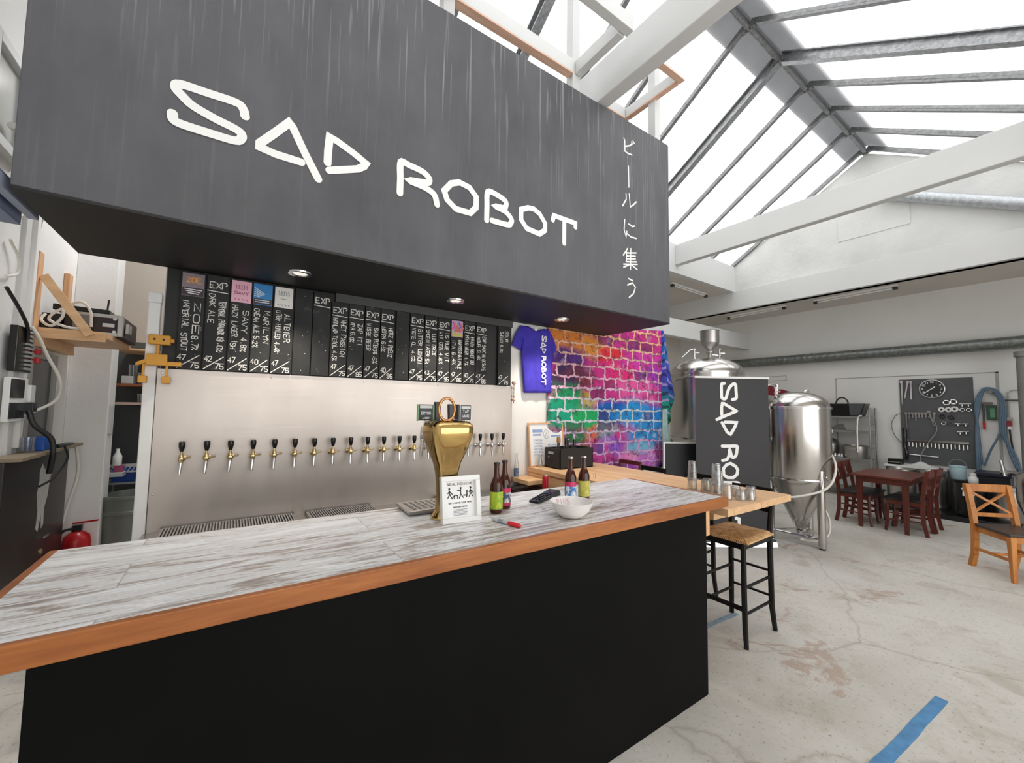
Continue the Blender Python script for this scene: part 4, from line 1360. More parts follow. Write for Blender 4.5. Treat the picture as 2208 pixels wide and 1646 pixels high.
def dark_bottle(label, x, y, top):
    h, r = .27, .036
    b = thing('dark_bottle', label, 'bottle', (x, y, cz0 + .0125), 0, 'dark bottles in the black crate')
    MB().lathe(bottle_profile(h, r), (0, 0, 0), 20).build('glass_body', M['dark_glass'], b, smooth=True)
    if top == 'cork':
        MB().lathe([(r * .55, h * .90), (r * .58, h * .93), (r * .52, h * 1.10), (.0001, h * 1.11)], (0, 0, 0), 14).build('cork_wrap', plain('#a97b45', .7), b, smooth=True)
    elif top == 'cap':
        MB().lathe([(r * .46, h * .955), (r * .5, h * .97), (r * .46, h * 1.0), (.0001, h * 1.005)], (0, 0, 0), 14).build('crown_cap', M['steel_dull'], b, smooth=True)
    else:
        MB().lathe([(r * .42, h * .80), (r * .45, h * .86), (r * .42, h * 1.06), (.0001, h * 1.07)], (0, 0, 0), 14).build('foil', M['black_plastic'], b, smooth=True)
dark_bottle('dark bottle with tan wrapped top, leftmost in the crate', 2.725, 3.16, 'cork')
dark_bottle('dark bottle with tall black foil neck, second from the left in the crate', 2.815, 3.15, 'foil')
dark_bottle('dark bottle with silver cap, third from the left in the crate', 2.90, 3.22, 'cap')
dark_bottle('dark bottle with silver cap, rightmost in the crate', 3.00, 3.23, 'cap')

# certificate leaning on the wall
cf = thing('framed_print', 'pale wood framed white print with blue text leaning on the wall behind the crate', 'picture frame', (2.74, 3.36, SZ + .001), 0)
tl = Matrix.Translation((2.745, 3.342, SZ + .002)) @ Matrix.Rotation(math.radians(-6), 4, 'X')
W2, H2 = .232, .445
mb = MB()
mb.box(-W2, W2, 0, .018, 0, .012).box(-W2, W2, 0, .018, H2 - .012, H2).box(-W2, -W2 + .012, 0, .018, .012, H2 - .012).box(W2 - .012, W2, 0, .018, .012, H2 - .012)
mb.xf(tl).build('frame', M['pine_z'], cf, local=False, bevel=.001)
pp = MB().box(-W2 + .01, W2 - .01, .008, .012, .01, H2 - .01).xf(tl).build('print_sheet', M['paper'], cf, local=False)
fm = lambda u, v: tuple(tl @ Vector((u, .0072, v)))
mb = MB()
for k in range(2):
    ribbon(mb, [(-.17, H2 - .085 - .04 * k), (-.06 - .01 * k, H2 - .085 - .04 * k)], .03 - .012 * k, fm)
    ribbon(mb, [(.07, H2 - .08 - .06 * k), (.19, H2 - .08 - .06 * k)], .028 - .01 * k, fm)
for k in range(6):
    write(mb, 'LTIAHNTI'[k:] + 'EAL', -.17, H2 - .19 - .03 * k, .018, fm, .003, .12)
    write(mb, 'EHTINALO'[k:] + 'DTE', .02, H2 - .24 - .03 * k, .014, fm, .003, .15)
mb.build('print', M['blue_ink'], pp, local=False)
mb = MB()
ribbon(mb, [(.0 + .035 * math.cos(a), H2 - .12 + .045 * math.sin(a)) for a in [2 * PI * k / 16 for k in range(17)]], .004, fm)
ribbon(mb, [(-.012, H2 - .145), (0, H2 - .10), (.012, H2 - .145)], .005, fm)
mb.build('print', M['grey_ink'], pp, local=False)
dc = thing('glass_decanter', 'small clear glass carafe standing before the framed print', 'carafe', (2.60, 3.30, SZ + .001))
MB().lathe([(.026, 0), (.028, .01), (.026, .05), (.018, .08), (.016, .12), (.018, .125), (.015, .12), (.016, .08), (.024, .05), (.025, .012), (.0001, .010)], (0, 0, 0), 20, cap=False).build('glass_body', M['clear_glass'], dc, smooth=True)

# drinking glasses on the end of the plank
def tumbler(label, x, y, z, r=.036, h=.085):
    g = MB().lathe([(r * .78, h), (r * .82, h - .004), (r, .002), (r, 0), (r - .003, 0), (r * .80, h - .012), (.0001, h - .012)], (0, 0, 0), 22, cap=False)
    g.add([(r * .78 * math.cos(2 * PI * k / 22), r * .78 * math.sin(2 * PI * k / 22), h) for k in range(22)], [list(range(22))])
    for rr, zz, q in ((r - .001, .002, .0022), (r * .80, h - .004, .0024), (r * .84, h * .78, .0012)):
        g.tube([(rr * math.cos(2 * PI * k / 22), rr * math.sin(2 * PI * k / 22), zz) for k in range(22)], q, 6, True)
    o = g.build('drinking_glass', M['clear_glass'], smooth=True)
    o.location = (x, y, z)
    tag(o, label, 'glass', 'upturned glasses on the side bar')
    return o
Z0 = SZ + .001
tumbler('upturned glass at the bottom of the tall leftmost stack', 2.90, 1.82, Z0, .037, .085)
tumbler('upturned glass in the middle of the tall leftmost stack', 2.90, 1.82, Z0 + .070, .035, .085)
tumbler('upturned glass on top of the tall leftmost stack', 2.90, 1.82, Z0 + .136, .031, .080)
tumbler('upturned glass directly right of the tall leftmost stack', 2.93, 1.73, Z0, .037, .085)
tumbler('short upturned glass between the two stacks at the back', 3.00, 1.76, Z0, .034, .085)
tumbler('bottom upturned glass of the nearer stack beside the counter corner', 2.86, 1.61, Z0, .037, .085)
tumbler('middle upturned glass of the nearer stack beside the counter corner', 2.86, 1.61, Z0 + .070, .036, .085)
tumbler('top upturned glass of the nearer stack beside the counter corner', 2.86, 1.61, Z0 + .138, .033, .085)
tumbler('bottom glass of the two glass stack behind the nearer stack', 2.98, 1.66, Z0, .034, .085)
tumbler('top glass of the two glass stack behind the nearer stack', 2.98, 1.66, Z0 + .070, .032, .085)
tumbler('upturned glass closest to the counter corner', 2.79, 1.50, Z0, .034, .105)
tumbler('low round glass at the front left of the small cluster', 2.87, 1.45, Z0, .033, .066)
tumbler('low round glass in the middle of the small cluster', 2.93, 1.42, Z0, .033, .066)
tumbler('low round glass at the back of the small cluster', 2.97, 1.53, Z0, .033, .07)
tumbler('low round glass at the right end of the small cluster', 3.02, 1.455, Z0, .034, .075)

hk = MB().tube([(2.62 + .004 * math.cos(a), 2.56 + .016 * math.cos(a), SZ + .022 + .022 * math.sin(a)) for a in [2 * PI * k / 16 for k in range(16)]], .0028, 6, True).build('ring_hook', M['steel_dull'], smooth=True)
tag(hk, 'small metal ring hook standing up from the middle of the side bar plank', 'hook')
# ================================================================== CLOTHS ON THE PARTITION
def _tapestry():
    t = NT('printed_brick_tapestry')
    v0 = t.mapped((1, 1, 1), (3.75, 3.40, .86))
    dn = t.n('ShaderNodeTexNoise')
    dn.inputs['Scale'].default_value = 11
    dn.inputs['Detail'].default_value = 5
    t.l(v0, dn.inputs['Vector'])
    off = t.n('ShaderNodeVectorMath', operation='MULTIPLY_ADD')
    off.inputs[1].default_value = (.085, .0, .085)
    t.l(dn.outputs['Color'], off.inputs[0])
    t.l(v0, off.inputs[2])
    x, y, z = t.sep(off.outputs[0])
    cm = t.n('ShaderNodeCombineXYZ')
    t.l(x, cm.inputs[0])
    t.l(z, cm.inputs[1])
    br = t.n('ShaderNodeTexBrick')
    br.offset = .5
    br.squash = .8
    br.squash_frequency = 3
    for k, val in (('Scale', 1), ('Brick Width', .255), ('Row Height', .1265), ('Mortar Size', .014), ('Mortar Smooth', .35), ('Bias', .0)):
        br.inputs[k].default_value = val
    br.inputs['Color1'].default_value = (0, 0, 0, 1)
    br.inputs['Color2'].default_value = (1, 1, 1, 1)
    br.inputs['Mortar'].default_value = (.5, .5, .5, 1)
    t.l(cm.outputs[0], br.inputs['Vector'])
    rnd = t.n('ShaderNodeRGBToBW')
    t.l(br.outputs['Color'], rnd.inputs[0])
    # watercolour fields across the cloth: (x, z, reach, colour)
    xs, ys, zs = t.sep(v0)
    jx = t.math('MULTIPLY_ADD', rnd.outputs[0], .30, -.15)
    xs = t.math('ADD', xs, jx)
    col = lin('#c8388a')
    blobs = [(3.0, 2.45, .50, '#d9833f'), (3.45, 2.38, .34, '#e0903f'), (3.75, 2.3, .22, '#d8323f'), (3.0, 2.2, .34, '#5b3a86'), (2.9, 2.0, .35, '#4a2f55'), (3.3, 2.0, .28, '#8c3f4a'),
             (4.0, 2.1, .40, '#dc2f78'), (4.3, 2.3, .40, '#cf3fa6'), (4.6, 2.1, .35, '#a63fb8'), (4.2, 1.9, .4, '#e05aa0'), (3.0, 1.78, .36, '#1f8c5a'), (3.35, 1.78, .2, '#b59a3f'), (2.9, 1.6, .4, '#1d9a78'),
             (3.3, 1.55, .34, '#23a35f'), (3.75, 1.62, .34, '#1f5fb5'), (4.2, 1.6, .45, '#2a8fd0'), (4.6, 1.55, .4, '#1f7fd0'), (4.4, 1.35, .42, '#2f86c4'), (3.7, 1.4, .25, '#7d8f9a'), (3.45, 1.38, .2, '#c96a52'),
             (3.2, 1.32, .25, '#2f6a48'), (3.35, 1.2, .22, '#8a5244'), (3.8, 1.2, .3, '#8a55c0'), (4.3, 1.15, .3, '#6fa6c8'), (4.15, 1.02, .3, '#d77fb4'), (3.6, 1.0, .3, '#b03f86'), (4.5, 1.0, .3, '#b565b5'), (3.9, .88, .4, '#8c3f9c'), (4.7, .88, .25, '#4a3f8c')]
    for bx, bz, r, hx in blobs:
        dx = t.math('SUBTRACT', xs, bx)
        dz = t.math('SUBTRACT', z, bz)
        d = t.math('SQRT', t.math('ADD', t.math('MULTIPLY', dx, dx), t.math('MULTIPLY', t.math('MULTIPLY', dz, dz), 3.2)))
        f = t.math('MULTIPLY_ADD', d, -2.2 / r, 2.2, clamp=True)
        col = t.mix(f, col, lin(hx))
    n1 = t.noise(v0, 14, 5, .7)
    n2 = t.noise(v0, 5, 3)
    col = t.mix(t.ramp(n1, [(.32, (.85, .85, .85)), (.50, (0, 0, 0))]), col, (.035, .02, .05))
    col = t.mix(t.ramp(n2, [(.58, (0, 0, 0)), (.75, (.45, .45, .45))]), col, (.85, .75, .85))
    col = t.mix(t.math('MULTIPLY', t.math('GREATER_THAN', rnd.outputs[0], .80), .55), col, (.05, .03, .07))
    # mortar: dark rim with a pale broken line inside
    m = br.outputs['Fac']
    col = t.mix(t.ramp(m, [(.02, (0, 0, 0)), (.22, (.85, .85, .85))]), col, (.03, .02, .035))
    pale = t.mix(t.ramp(z, [(0, (1, 1, 1)), (1, (1, 1, 1))]), lin('#d8b9d8'), lin('#c9d3dd'))
    pz = t.ramp(t.math('MULTIPLY_ADD', z, .55, -.45, clamp=True), [(.25, lin('#c89ac6')), (.42, lin('#bcd3d4')), (.62, lin('#e2b3d2')), (.92, lin('#e6b58d'))])
    col = t.mix(t.math('MULTIPLY', t.ramp(m, [(.55, (0, 0, 0)), (.80, (1, 1, 1))]), t.ramp(n1, [(.38, (.25, .25, .25)), (.5, (1, 1, 1))])), col, pz)
    t.base(col)
    t.set(rough=.75, spec=.2)
    return t.m
tapm = _tapestry()
tp = thing('wall_tapestry', 'colourful cloth printed with rainbow painted bricks hanging on the partition wall', 'tapestry', (3.75, 3.40, .86))
TXa, TXb, TZa, TZb = 2.765, 4.74, .86, 2.675
def _tap(u, v):
    x = TXa + (TXb - TXa) * u
    ztop = 2.50 + (2.69 - 2.50) * u
    z = TZa + (ztop - TZa) * v
    y = 3.405 - .012 * math.sin(u * 9 + v * 2) * (1 - v) - .004 * math.sin(u * 31) - .006
    return (x, y, z)
MB().grid(56, 30, _tap).build('printed_cloth', tapm, tp, local=False, smooth=True, solid=.003)
def _fold_mat():
    t = NT('printed_tapestry_fold')
    v = t.mapped((1, 1, 1), (3.75, 3.40, .86))
    z = t.sep(v)[2]
    n = t.noise(v, 7, 4, .6)
    col = t.ramp(t.math('MULTIPLY_ADD', t.math('ADD', z, t.math('MULTIPLY', n, .25)), .8, -1.25, clamp=True), [(.06, lin('#1f6f4a')), (.2, lin('#2aa08a')), (.36, lin('#3f57b8')), (.55, lin('#4c4bb5')), (.75, lin('#2f74b8')), (.95, lin('#3553c0'))])
    wv = t.n('ShaderNodeTexWave')
    wv.bands_direction = 'DIAGONAL'
    wv.inputs['Scale'].default_value = 3.2
    wv.inputs['Distortion'].default_value = 4
    t.l(v, wv.inputs['Vector'])
    col = t.mix(t.ramp(wv.outputs['Fac'], [(.90, (0, 0, 0)), (.97, (.8, .8, .8))]), col, lin('#b9a8d8'))
    col = t.mix(t.ramp(wv.outputs['Fac'], [(.06, (.7, .7, .7)), (.16, (0, 0, 0))]), col, (.02, .02, .05))
    t.base(col)
    t.set(rough=.75, spec=.2)
    return t.m
def _fold(u, v):
    top, bot = 2.69 - .03 * u, 1.34 + .46 * u - .25 * math.sin(u * PI) * .3
    z = bot + (top - bot) * v
    x = 4.735 + (.06 + .20 * (1 - v) ** .7 * (1 if v < .9 else .8)) * u
    y = 3.40 + .02 * math.sin(u * 11 + v * 3) - .035 * math.sin(u * PI) + .05 * u * v
    return (x, y, z)
MB().grid(20, 26, _fold).build('folded_corner', _fold_mat(), tp, local=False, smooth=True, solid=.003)
def _towel(u, v):
    w0 = .10 + .10 * (1 - v)
    x = 4.735 + .03 * (1 - v) + w0 * u + .01 * math.sin(v * 7)
    y = 3.375 + .02 * math.sin(u * 8 + 1.5 * v)
    z = .72 + (1.62 - .72) * v + .03 * u
    return (x, y, z)
tw2 = MB().grid(14, 20, _towel).build('hanging_towel', plain('#aecbc6', .9, spec=.1, vary=.08, vs=18, name='pale_mint_cloth', bump=.2), smooth=True, solid=.006)
tag(tw2, 'pale mint green cloth hanging below the folded right corner of the brick tapestry', 'towel')

sh = thing('t_shirt', 'blue violet short sleeved shirt with white lettering pinned to the wall right of the taps', 'shirt', (2.59, 3.40, 2.2))
def _srow(z):
    t = (z - 1.77) / .42
    return 2.455 - .05 * min(t, 1), 2.805 - .0 * t + .02 * min(t, 1)
def _body(u, v):
    z = 1.77 + .69 * v + (.012 * u if v < .5 else 0)
    a, b = _srow(z)
    if v > .6:
        k = (v - .6) / .4
        a, b = a + (2.455 - a) * k * .9, b - (b - 2.745) * k * .9
        z -= .045 * k * math.exp(-((u - .48) / .22) ** 2) - .012 * k * (1 - abs(u - .5) * 2)
    x = a + (b - a) * u
    y = 3.388 - .012 * abs(math.sin(u * 7.5 + v)) - .01 * math.sin(u * PI) - .006 * math.sin(u * 17) * (1 - v)
    return (x, y, z)
mb = MB().grid(24, 22, _body)
def _slv(side):
    a = 2.405 if side < 0 else 2.825
    q = [(2.288, 2.245), (2.425, 2.198), (2.46, 2.45), (2.405, 2.468)] if side < 0 else [(2.865, 2.225), (2.80, 2.20), (2.735, 2.45), (2.775, 2.47)]
    def f(u, v):
        A = [q[0][i] + (q[1][i] - q[0][i]) * u for i in (0, 1)]
        B = [q[3][i] + (q[2][i] - q[3][i]) * u for i in (0, 1)]
        bow = .018 * math.sin(v * PI) * (1 - u) * side
        return (A[0] + (B[0] - A[0]) * v + bow, 3.386 - .012 * math.sin(u * 5 + v * 4), A[1] + (B[1] - A[1]) * v)
    return f
mb.grid(8, 10, _slv(-1)).grid(8, 10, _slv(1))
mb.build('fabric', plain('#4a40b4', .85, spec=.15, vary=.1, vs=12, name='blue_violet_jersey'), sh, local=False, smooth=True, solid=.004)
mb = MB()
kx = .505 / 2.33
for st in LOGO:
    ribbon(mb, [((a + .272) * kx, (b - 2.82) * .29) for a, b in st], .0125, lambda u, v: (2.655 + v, 3.358 + .0, 2.375 - u), 6)
mb.build('shirt_lettering', M['white_letter'], sh, local=False)
MB().box(2.565, 2.595, 3.366, 3.37, 2.425, 2.45).build('neck_tag', M['paper'], sh, local=False)

# hanging wooden bead ornament and yellow block figure at the panel corners
bd = thing('bead_ornament', 'pale pink wooden bead figure hanging at the top right corner of the steel panel', 'ornament', (2.315, 3.375, 1.70))
mb = MB()
for z, r in ((1.865, .022), (1.815, .012), (1.735, .014), (1.695, .016)):
    mb.lathe([(.0001, -r), (r * .7, -r * .7), (r, 0), (r * .7, r * .7), (.0001, r)], (2.315, 3.372, z), 12)
mb.build('beads', plain('#d8b0a0', .5), bd, local=False, smooth=True)
MB().cyl((2.315, 3.372, 1.66), (2.315, 3.372, 1.88), .003, n=6).build('cord', M['cable_black'], bd, local=False)
rb = thing('block_figure', 'little yellow wooden block toy sitting on the top left corner of the steel panel', 'toy', (-.40, 3.37, 1.835))
yx = -.40
MB().box(yx - .055, yx + .045, 3.305, 3.362, 1.845, 1.915).build('torso', M['yellow_wood'], rb, local=False, bevel=.004)
MB().cyl((yx - .005, 3.335, 1.915), (yx - .005, 3.335, 1.975), .009, n=8).build('neck', M['yellow_wood'], rb, local=False)
hd = MB().box(yx - .05, yx + .055, 3.305, 3.362, 1.975, 2.035).build('head', M['yellow_wood'], rb, local=False, bevel=.006)
MB().box(yx - .025, yx - .015, 3.303, 3.306, 2.0, 2.012).box(yx + .018, yx + .028, 3.303, 3.306, 2.0, 2.012).build('eyes', M['ink'], hd, local=False)
MB().cyl((yx + .055, 3.335, 2.005), (yx + .072, 3.335, 2.005), .014, n=10).build('ear_peg', M['yellow_wood'], rb, local=False)
MB().hexa([(yx - .10, 3.31, 1.838), (yx - .05, 3.31, 1.86), (yx - .05, 3.35, 1.86), (yx - .10, 3.35, 1.838)], [(yx - .10, 3.31, 1.858), (yx - .05, 3.31, 1.885), (yx - .05, 3.35, 1.885), (yx - .10, 3.35, 1.858)]).build('arm', M['yellow_wood'], rb, local=False)
MB().box(yx + .045, yx + .115, 3.31, 3.355, 1.845, 1.872).build('arm', M['yellow_wood'], rb, local=False, bevel=.003)
for x in (yx - .065, yx + .045):
    lg = MB().bar((x, 3.33, 1.85), (x, 3.325, 1.775), .012, .012, (0, 1, 0)).build('leg', M['yellow_wood'], rb, local=False)
    MB().box(x - .02, x + .02, 3.30, 3.345, 1.735, 1.778).build('foot_block', M['yellow_wood'], lg, local=False, bevel=.003)

# ================================================================== BAR STOOLS
def bar_stool(label, x, y, woods, seatm, rot=0):
    t = thing('bar_stool', label, 'bar stool', (x, y, 0), rot, 'tall stools along the side bar')
    sx, sy = .20, .145
    SH = .715
    for fx, fy in ((-1, -1), (-1, 1)):
        MB().tube([(fx * (sx + .012), fy * (sy + .02), 0), (fx * (sx - .004), fy * (sy + .006), .12), (fx * (sx - .01), fy * sy, .35), (fx * (sx - .01), fy * sy, SH)], [.016, .018, .019, .018], 8).build('leg', woods, t, smooth=True)
    for fy in (-1, 1):
        MB().tube([(sx + .02, fy * (sy + .015), 0), (sx + .0, fy * (sy + .004), .18), (sx, fy * sy, SH), (sx + .03, fy * sy, .86), (sx + .065, fy * sy, 1.03)], [.017, .020, .021, .020, .016], 8).build('leg', woods, t, smooth=True)
    for z, k in ((.16, .010), (.34, .010)):
        for fy in (-1, 1):
            MB().cyl((-sx + .01, fy * sy, z + .05), (sx, fy * sy, z + .05), k, n=8).build('rung', woods, t, smooth=True)
        MB().cyl((sx, -sy, z + .09), (sx, sy, z + .09), k, n=8).build('rung', woods, t, smooth=True)
    MB().box(-sx - .012, -sx + .008, -sy, sy, .235, .265).build('foot_rail', woods, t, bevel=.003)
    for z, w in ((SH - .04, .03),):
        mb = MB().box(-sx, sx, -sy - .012, -sy + .008, z - .02, z + .015).box(-sx, sx, sy - .008, sy + .012, z - .02, z + .015).box(-sx - .012, -sx + .008, -sy, sy, z - .02, z + .015).box(sx - .01, sx + .01, -sy, sy, z - .02, z + .015)
        mb.build('seat_frame', woods, t)
    def seat(u, v):
        x_, y_ = -sx - .02 + (2 * sx + .02) * u, (-sy - .028 + (2 * sy + .056) * v) * (1.0 + .10 * (1 - u))
        e = min(u, 1 - u, v, 1 - v)
        z = SH - .004 + .020 * min(e / .08, 1) ** .5 - .010 * math.sin(u * PI) * math.sin(v * PI)
        return (x_, y_, z)
    def seatlow(u, v):
        p = seat(u, v)
        return (p[0], p[1], SH - .016)
    mb = MB().grid(16, 16, seat).grid(16, 16, seatlow)
    n = 16
    for (f, fn) in ((0, lambda k: (k / n, 0)), (1, lambda k: (1, k / n)), (2, lambda k: (1 - k / n, 1)), (3, lambda k: (0, 1 - k / n))):
        vs = [seat(*fn(k)) for k in range(n + 1)] + [seatlow(*fn(k)) for k in range(n + 1)]
        mb.add(vs, [[k, k + 1, n + 1 + k + 1, n + 1 + k] for k in range(n)])
    mb.build('woven_seat', seatm, t, smooth=True)
    for z0, z1, dx in ((.985, 1.03, .052), (.85, .885, .032)):
        pts = []
        for k in range(9):
            q = k / 8 * 2 - 1
            pts.append((sx + dx + .022 * (1 - q * q), q * sy))
        mb = MB()
        for (a, b), (c, d) in zip(pts[:-1], pts[1:]):
            mb.hexa([(a - .008, b, z0), (c - .008, d, z0), (c + .008, d, z0), (a + .008, b, z0)], [(a - .008, b, z1), (c - .008, d, z1), (c + .008, d, z1), (a + .008, b, z1)])
        mb.build('back_slat', woods, t)
    return t
def _rush():
    t = NT('woven_rush')
    x, y, z = t.sep(t.co())
    ax, ay = t.math('ABSOLUTE', x), t.math('ABSOLUTE', t.math('MULTIPLY', y, 1.25))
    f = t.math('GREATER_THAN', ax, ay)
    sel = t.mix(f, t.n('ShaderNodeCombineXYZ').outputs[0], (1, 1, 1))
    band = t.math('ADD', t.math('MULTIPLY', f, y), t.math('MULTIPLY', t.math('SUBTRACT', 1, f), x))
    w = t.math('SINE', t.math('MULTIPLY', band, 520))
    n = t.noise(t.co(), 25, 4)
    c = t.ramp(t.math('ADD', t.math('MULTIPLY', w, .12), n), [(.30, lin('#a87a4a')), (.5, lin('#d6ab78')), (.75, lin('#e6c596'))])
    edge = t.math('LESS_THAN', t.math('ABSOLUTE', t.math('SUBTRACT', ax, ay)), .0045)
    t.base(t.mix(t.math('MULTIPLY', edge, .6), c, lin('#7a542d')))
    t.set(rough=.7)
    t.bump(w, .3, .003)
    return t.m
rush = _rush()
bar_stool('black bar stool with woven straw seat nearest the counter corner', 3.185, 1.645, M['black_wood'], rush)
bar_stool('black bar stool behind the nearest one, mostly hidden under the side bar', 3.36, 2.19, M['black_wood'], rush)
bar_stool('black bar stool whose curved back shows above the middle of the side bar', 3.36, 2.70, M['black_wood'], rush)
bar_stool('reddish wooden bar stool in front of the foot of the brick tapestry', 3.56, 3.17, M['mahogany_z'], rush)

# ================================================================== ROLL-UP BANNER, CHALKBOARD
bn_l, bn_r = Vector((4.70, 2.905, 0)), Vector((5.50, 2.405, 0))
ang = math.atan2(bn_r.y - bn_l.y, bn_r.x - bn_l.x)
bw_ = (bn_r - bn_l).length
bn = thing('roll_up_banner', 'tall black roll-up banner with white lettering running downwards beside the tanks', 'banner', tuple((bn_l + bn_r) / 2), ang)
MB().box(-bw_ / 2 + .01, bw_ / 2 - .01, -.001, .001, .07, 2.02).build('printed_sheet', plain('#2c2b2d', .55, vary=.06, vs=2, name='black_banner_print'), bn)
MB().box(-bw_ / 2, bw_ / 2, -.012, .012, 2.02, 2.045).build('top_rail', M['white_plastic'], bn, bevel=.003)
MB().prism([(-.09, 0), (.09, 0), (.075, .055), (.03, .08), (-.03, .08), (-.075, .055)], -bw_ / 2 - .01, bw_ / 2 + .01, 'X').build('base_cassette', M['chrome'], bn, bevel=.004)
MB().cyl((0, .02, .05), (0, .02, 2.03), .010, n=8).build('support_pole', M['chrome'], bn, smooth=True)
mb = MB()
for st in LOGO:
    ribbon(mb, [((a + .272) * .775, (b - 2.82) * 1.02) for a, b in st], .038, lambda u, v: (-.135 + v, -.0025, 1.955 - u), 8)
mb.build('banner_lettering', M['white_letter'], bn)
cb = thing('easel_chalkboard', 'black chalkboard in a thin white frame standing between the mint cloth and the banner', 'chalkboard', (4.80, 3.13, 0), math.radians(-34))
MB().box(-.24, .20, -.012, .012, .0, 1.19).build('board', plain('#1f2022', .6, vary=.15), cb)
MB().box(.20, .222, -.016, .016, 0, 1.21).box(-.262, -.24, -.016, .016, 0, 1.21).box(-.24, .20, -.016, .016, 1.19, 1.21).build('frame', M['white_plastic'], cb, bevel=.002)
MB().bar((0, .02, 1.15), (0, .30, 0), .03, .02, (0, 1, 0)).build('prop_leg', M['pine_z'], cb)

# ================================================================== TANKS
def dome(r, h, n=9):
    return [(r * math.cos(k / n * PI / 2), h * math.sin(k / n * PI / 2)) for k in range(n + 1)]
def valve(parent, x, y, z, hgt=.10, s=1.0, side=(1, 0)):
    mb = MB().lathe([(.022 * s, 0), (.022 * s, .012), (.012 * s, .014), (.012 * s, hgt * .5), (.021 * s, hgt * .5), (.021 * s, hgt * .58), (.012 * s, hgt * .6), (.012 * s, hgt)], (x, y, z), 12)
    mb.lathe([(.0001, hgt), (.02 * s, hgt), (.02 * s, hgt + .02), (.0001, hgt + .03)], (x, y, z), 12)
    mb.cyl((x, y, z + hgt * .7), (x + side[0] * .06 * s, y + side[1] * .06 * s, z + hgt * .7), .009 * s, n=8)
    return mb.build('valve', M['chrome'], parent, smooth=True)
def lug(parent, x, y, z, dx, dy):
    pts = [(x + dx * .035 * math.cos(a), y + dy * .035 * math.cos(a), z + .045 * math.sin(a)) for a in [PI * k / 10 for k in range(11)]]
    return MB().tube(pts, .009, 8).build('lifting_lug', M['chrome'], parent, smooth=True)
rx, ry = _r.x, _r.y                        # sideways as seen from the room's front
fx_, fy_ = _f.x, _f.y
def tank(label, c, r, zb, zt, dh, ztip, legs, leg_a, name='brew_tank'):
    t = thing(name, label, 'tank', (c[0], c[1], 0), 0, 'stainless brewing tanks')
    mb = MB().lathe([(.035, ztip), (.05, ztip + .02), (r * .985, zb - .015), (r, zb), (r, zt)], (0, 0, 0), 56, cap=False)
    mb.build('vessel', M['steel'], t, smooth=True)
    MB().lathe([(r, zt), (r + .012, zt + .002), (r + .012, zt + .03), (r, zt + .034)], (0, 0, 0), 56, cap=False).build('rim_band', M['chrome'], t, smooth=True)
    MB().lathe([(r + .004, zb - .012), (r + .006, zb), (r + .004, zb + .012)], (0, 0, 0), 56, cap=False).build('weld_band', M['chrome'], t, smooth=True)
    MB().lathe([(r * .985 * math.cos(q), zt + .032 + dh * math.sin(q)) for q in [k / 12 * PI / 2 for k in range(12)]] + [(.0001, zt + .032 + dh)], (0, 0, 0), 56, cap=False).build('lid', M['steel'], t, smooth=True)
    for k in range(legs):
        a = leg_a + 2 * PI * k / legs
        x, y = (r - .03) * math.cos(a), (r - .03) * math.sin(a)
        lg = MB().cyl((x, y, .02), (x, y, zb + .12), .042, n=16).build('leg', M['steel'], t, smooth=True)
        MB().cyl((x, y, 0), (x, y, .02), .030, n=12).build('foot', M['black_plastic'], lg, smooth=True)
    mb = MB()
    for k in range(legs):
        a, b = leg_a + 2 * PI * k / legs, leg_a + 2 * PI * (k + 1) / legs
        mb.cyl(((r - .03) * math.cos(a), (r - .03) * math.sin(a), .11), ((r - .03) * math.cos(b), (r - .03) * math.sin(b), .11), .012, n=8)
    mb.build('leg_brace', M['chrome'], t, smooth=True)
    return t
c2 = (5.975, 2.285)
t2 = tank('stainless conical tank with hose, standing right of the black banner', c2, .345, .80, 1.655, .19, .15, 3, math.atan2(-.30, -.155))
valve(t2, -.17 * rx - .06, -.17 * ry + .05, 1.84, .11, 1.0, (rx, ry))
valve(t2, -.27 * rx, -.27 * ry, 1.80, .11, 1.0, (rx, ry))
MB().tube([(-.17 * rx - .06, -.17 * ry + .05, 1.965), (-.30 * rx, -.30 * ry, 1.97), (-.40 * rx, -.40 * ry, 1.94)], .010, 8).build('arm_pipe', M['chrome'], t2, smooth=True)
lug(t2, .13 * rx, .13 * ry, 1.855, rx, ry)
MB().cyl((.33 * rx, .33 * ry, 1.405), (.40 * rx, .40 * ry, 1.41), .026, n=14).build('inlet_stub', M['chrome'], t2, smooth=True)
MB().cyl((.06 * rx - .34 * fx_, .06 * ry - .34 * fy_, .86), (.06 * rx - .375 * fx_, .06 * ry - .375 * fy_, .86), .014, n=12).build('sample_port', M['chrome'], t2, smooth=True)
MB().cyl((-.03, 0, .145), (-.03, 0, .08), .035, n=12).cyl((-.03, 0, .10), (.12, -.06, .10), .02, n=10).build('bottom_valve', M['chrome'], t2, smooth=True)
hs = [(c2[0] + .39 * rx, c2[1] + .39 * ry, 1.41), (c2[0] + .43 * rx, c2[1] + .43 * ry, 1.38), (c2[0] + .41 * rx - .1, c2[1] + .41 * ry, 1.22), (c2[0] + .24 * rx - .28, c2[1] + .24 * ry - .28, .98), (c2[0] + .02 * rx - .25, c2[1] + .02 * ry - .36, .74), (c2[0] - .30 * rx - .16, c2[1] - .30 * ry - .30, .62), (c2[0] - .42 * rx - .1, c2[1] - .42 * ry - .2, .60)]
o = MB().tube(smooth_path(hs, 8), .013, 10).build('white_hose', M['cable_white'], smooth=True)
tag(o, 'white hose hanging in a slope across the front of the conical tank', 'hose')
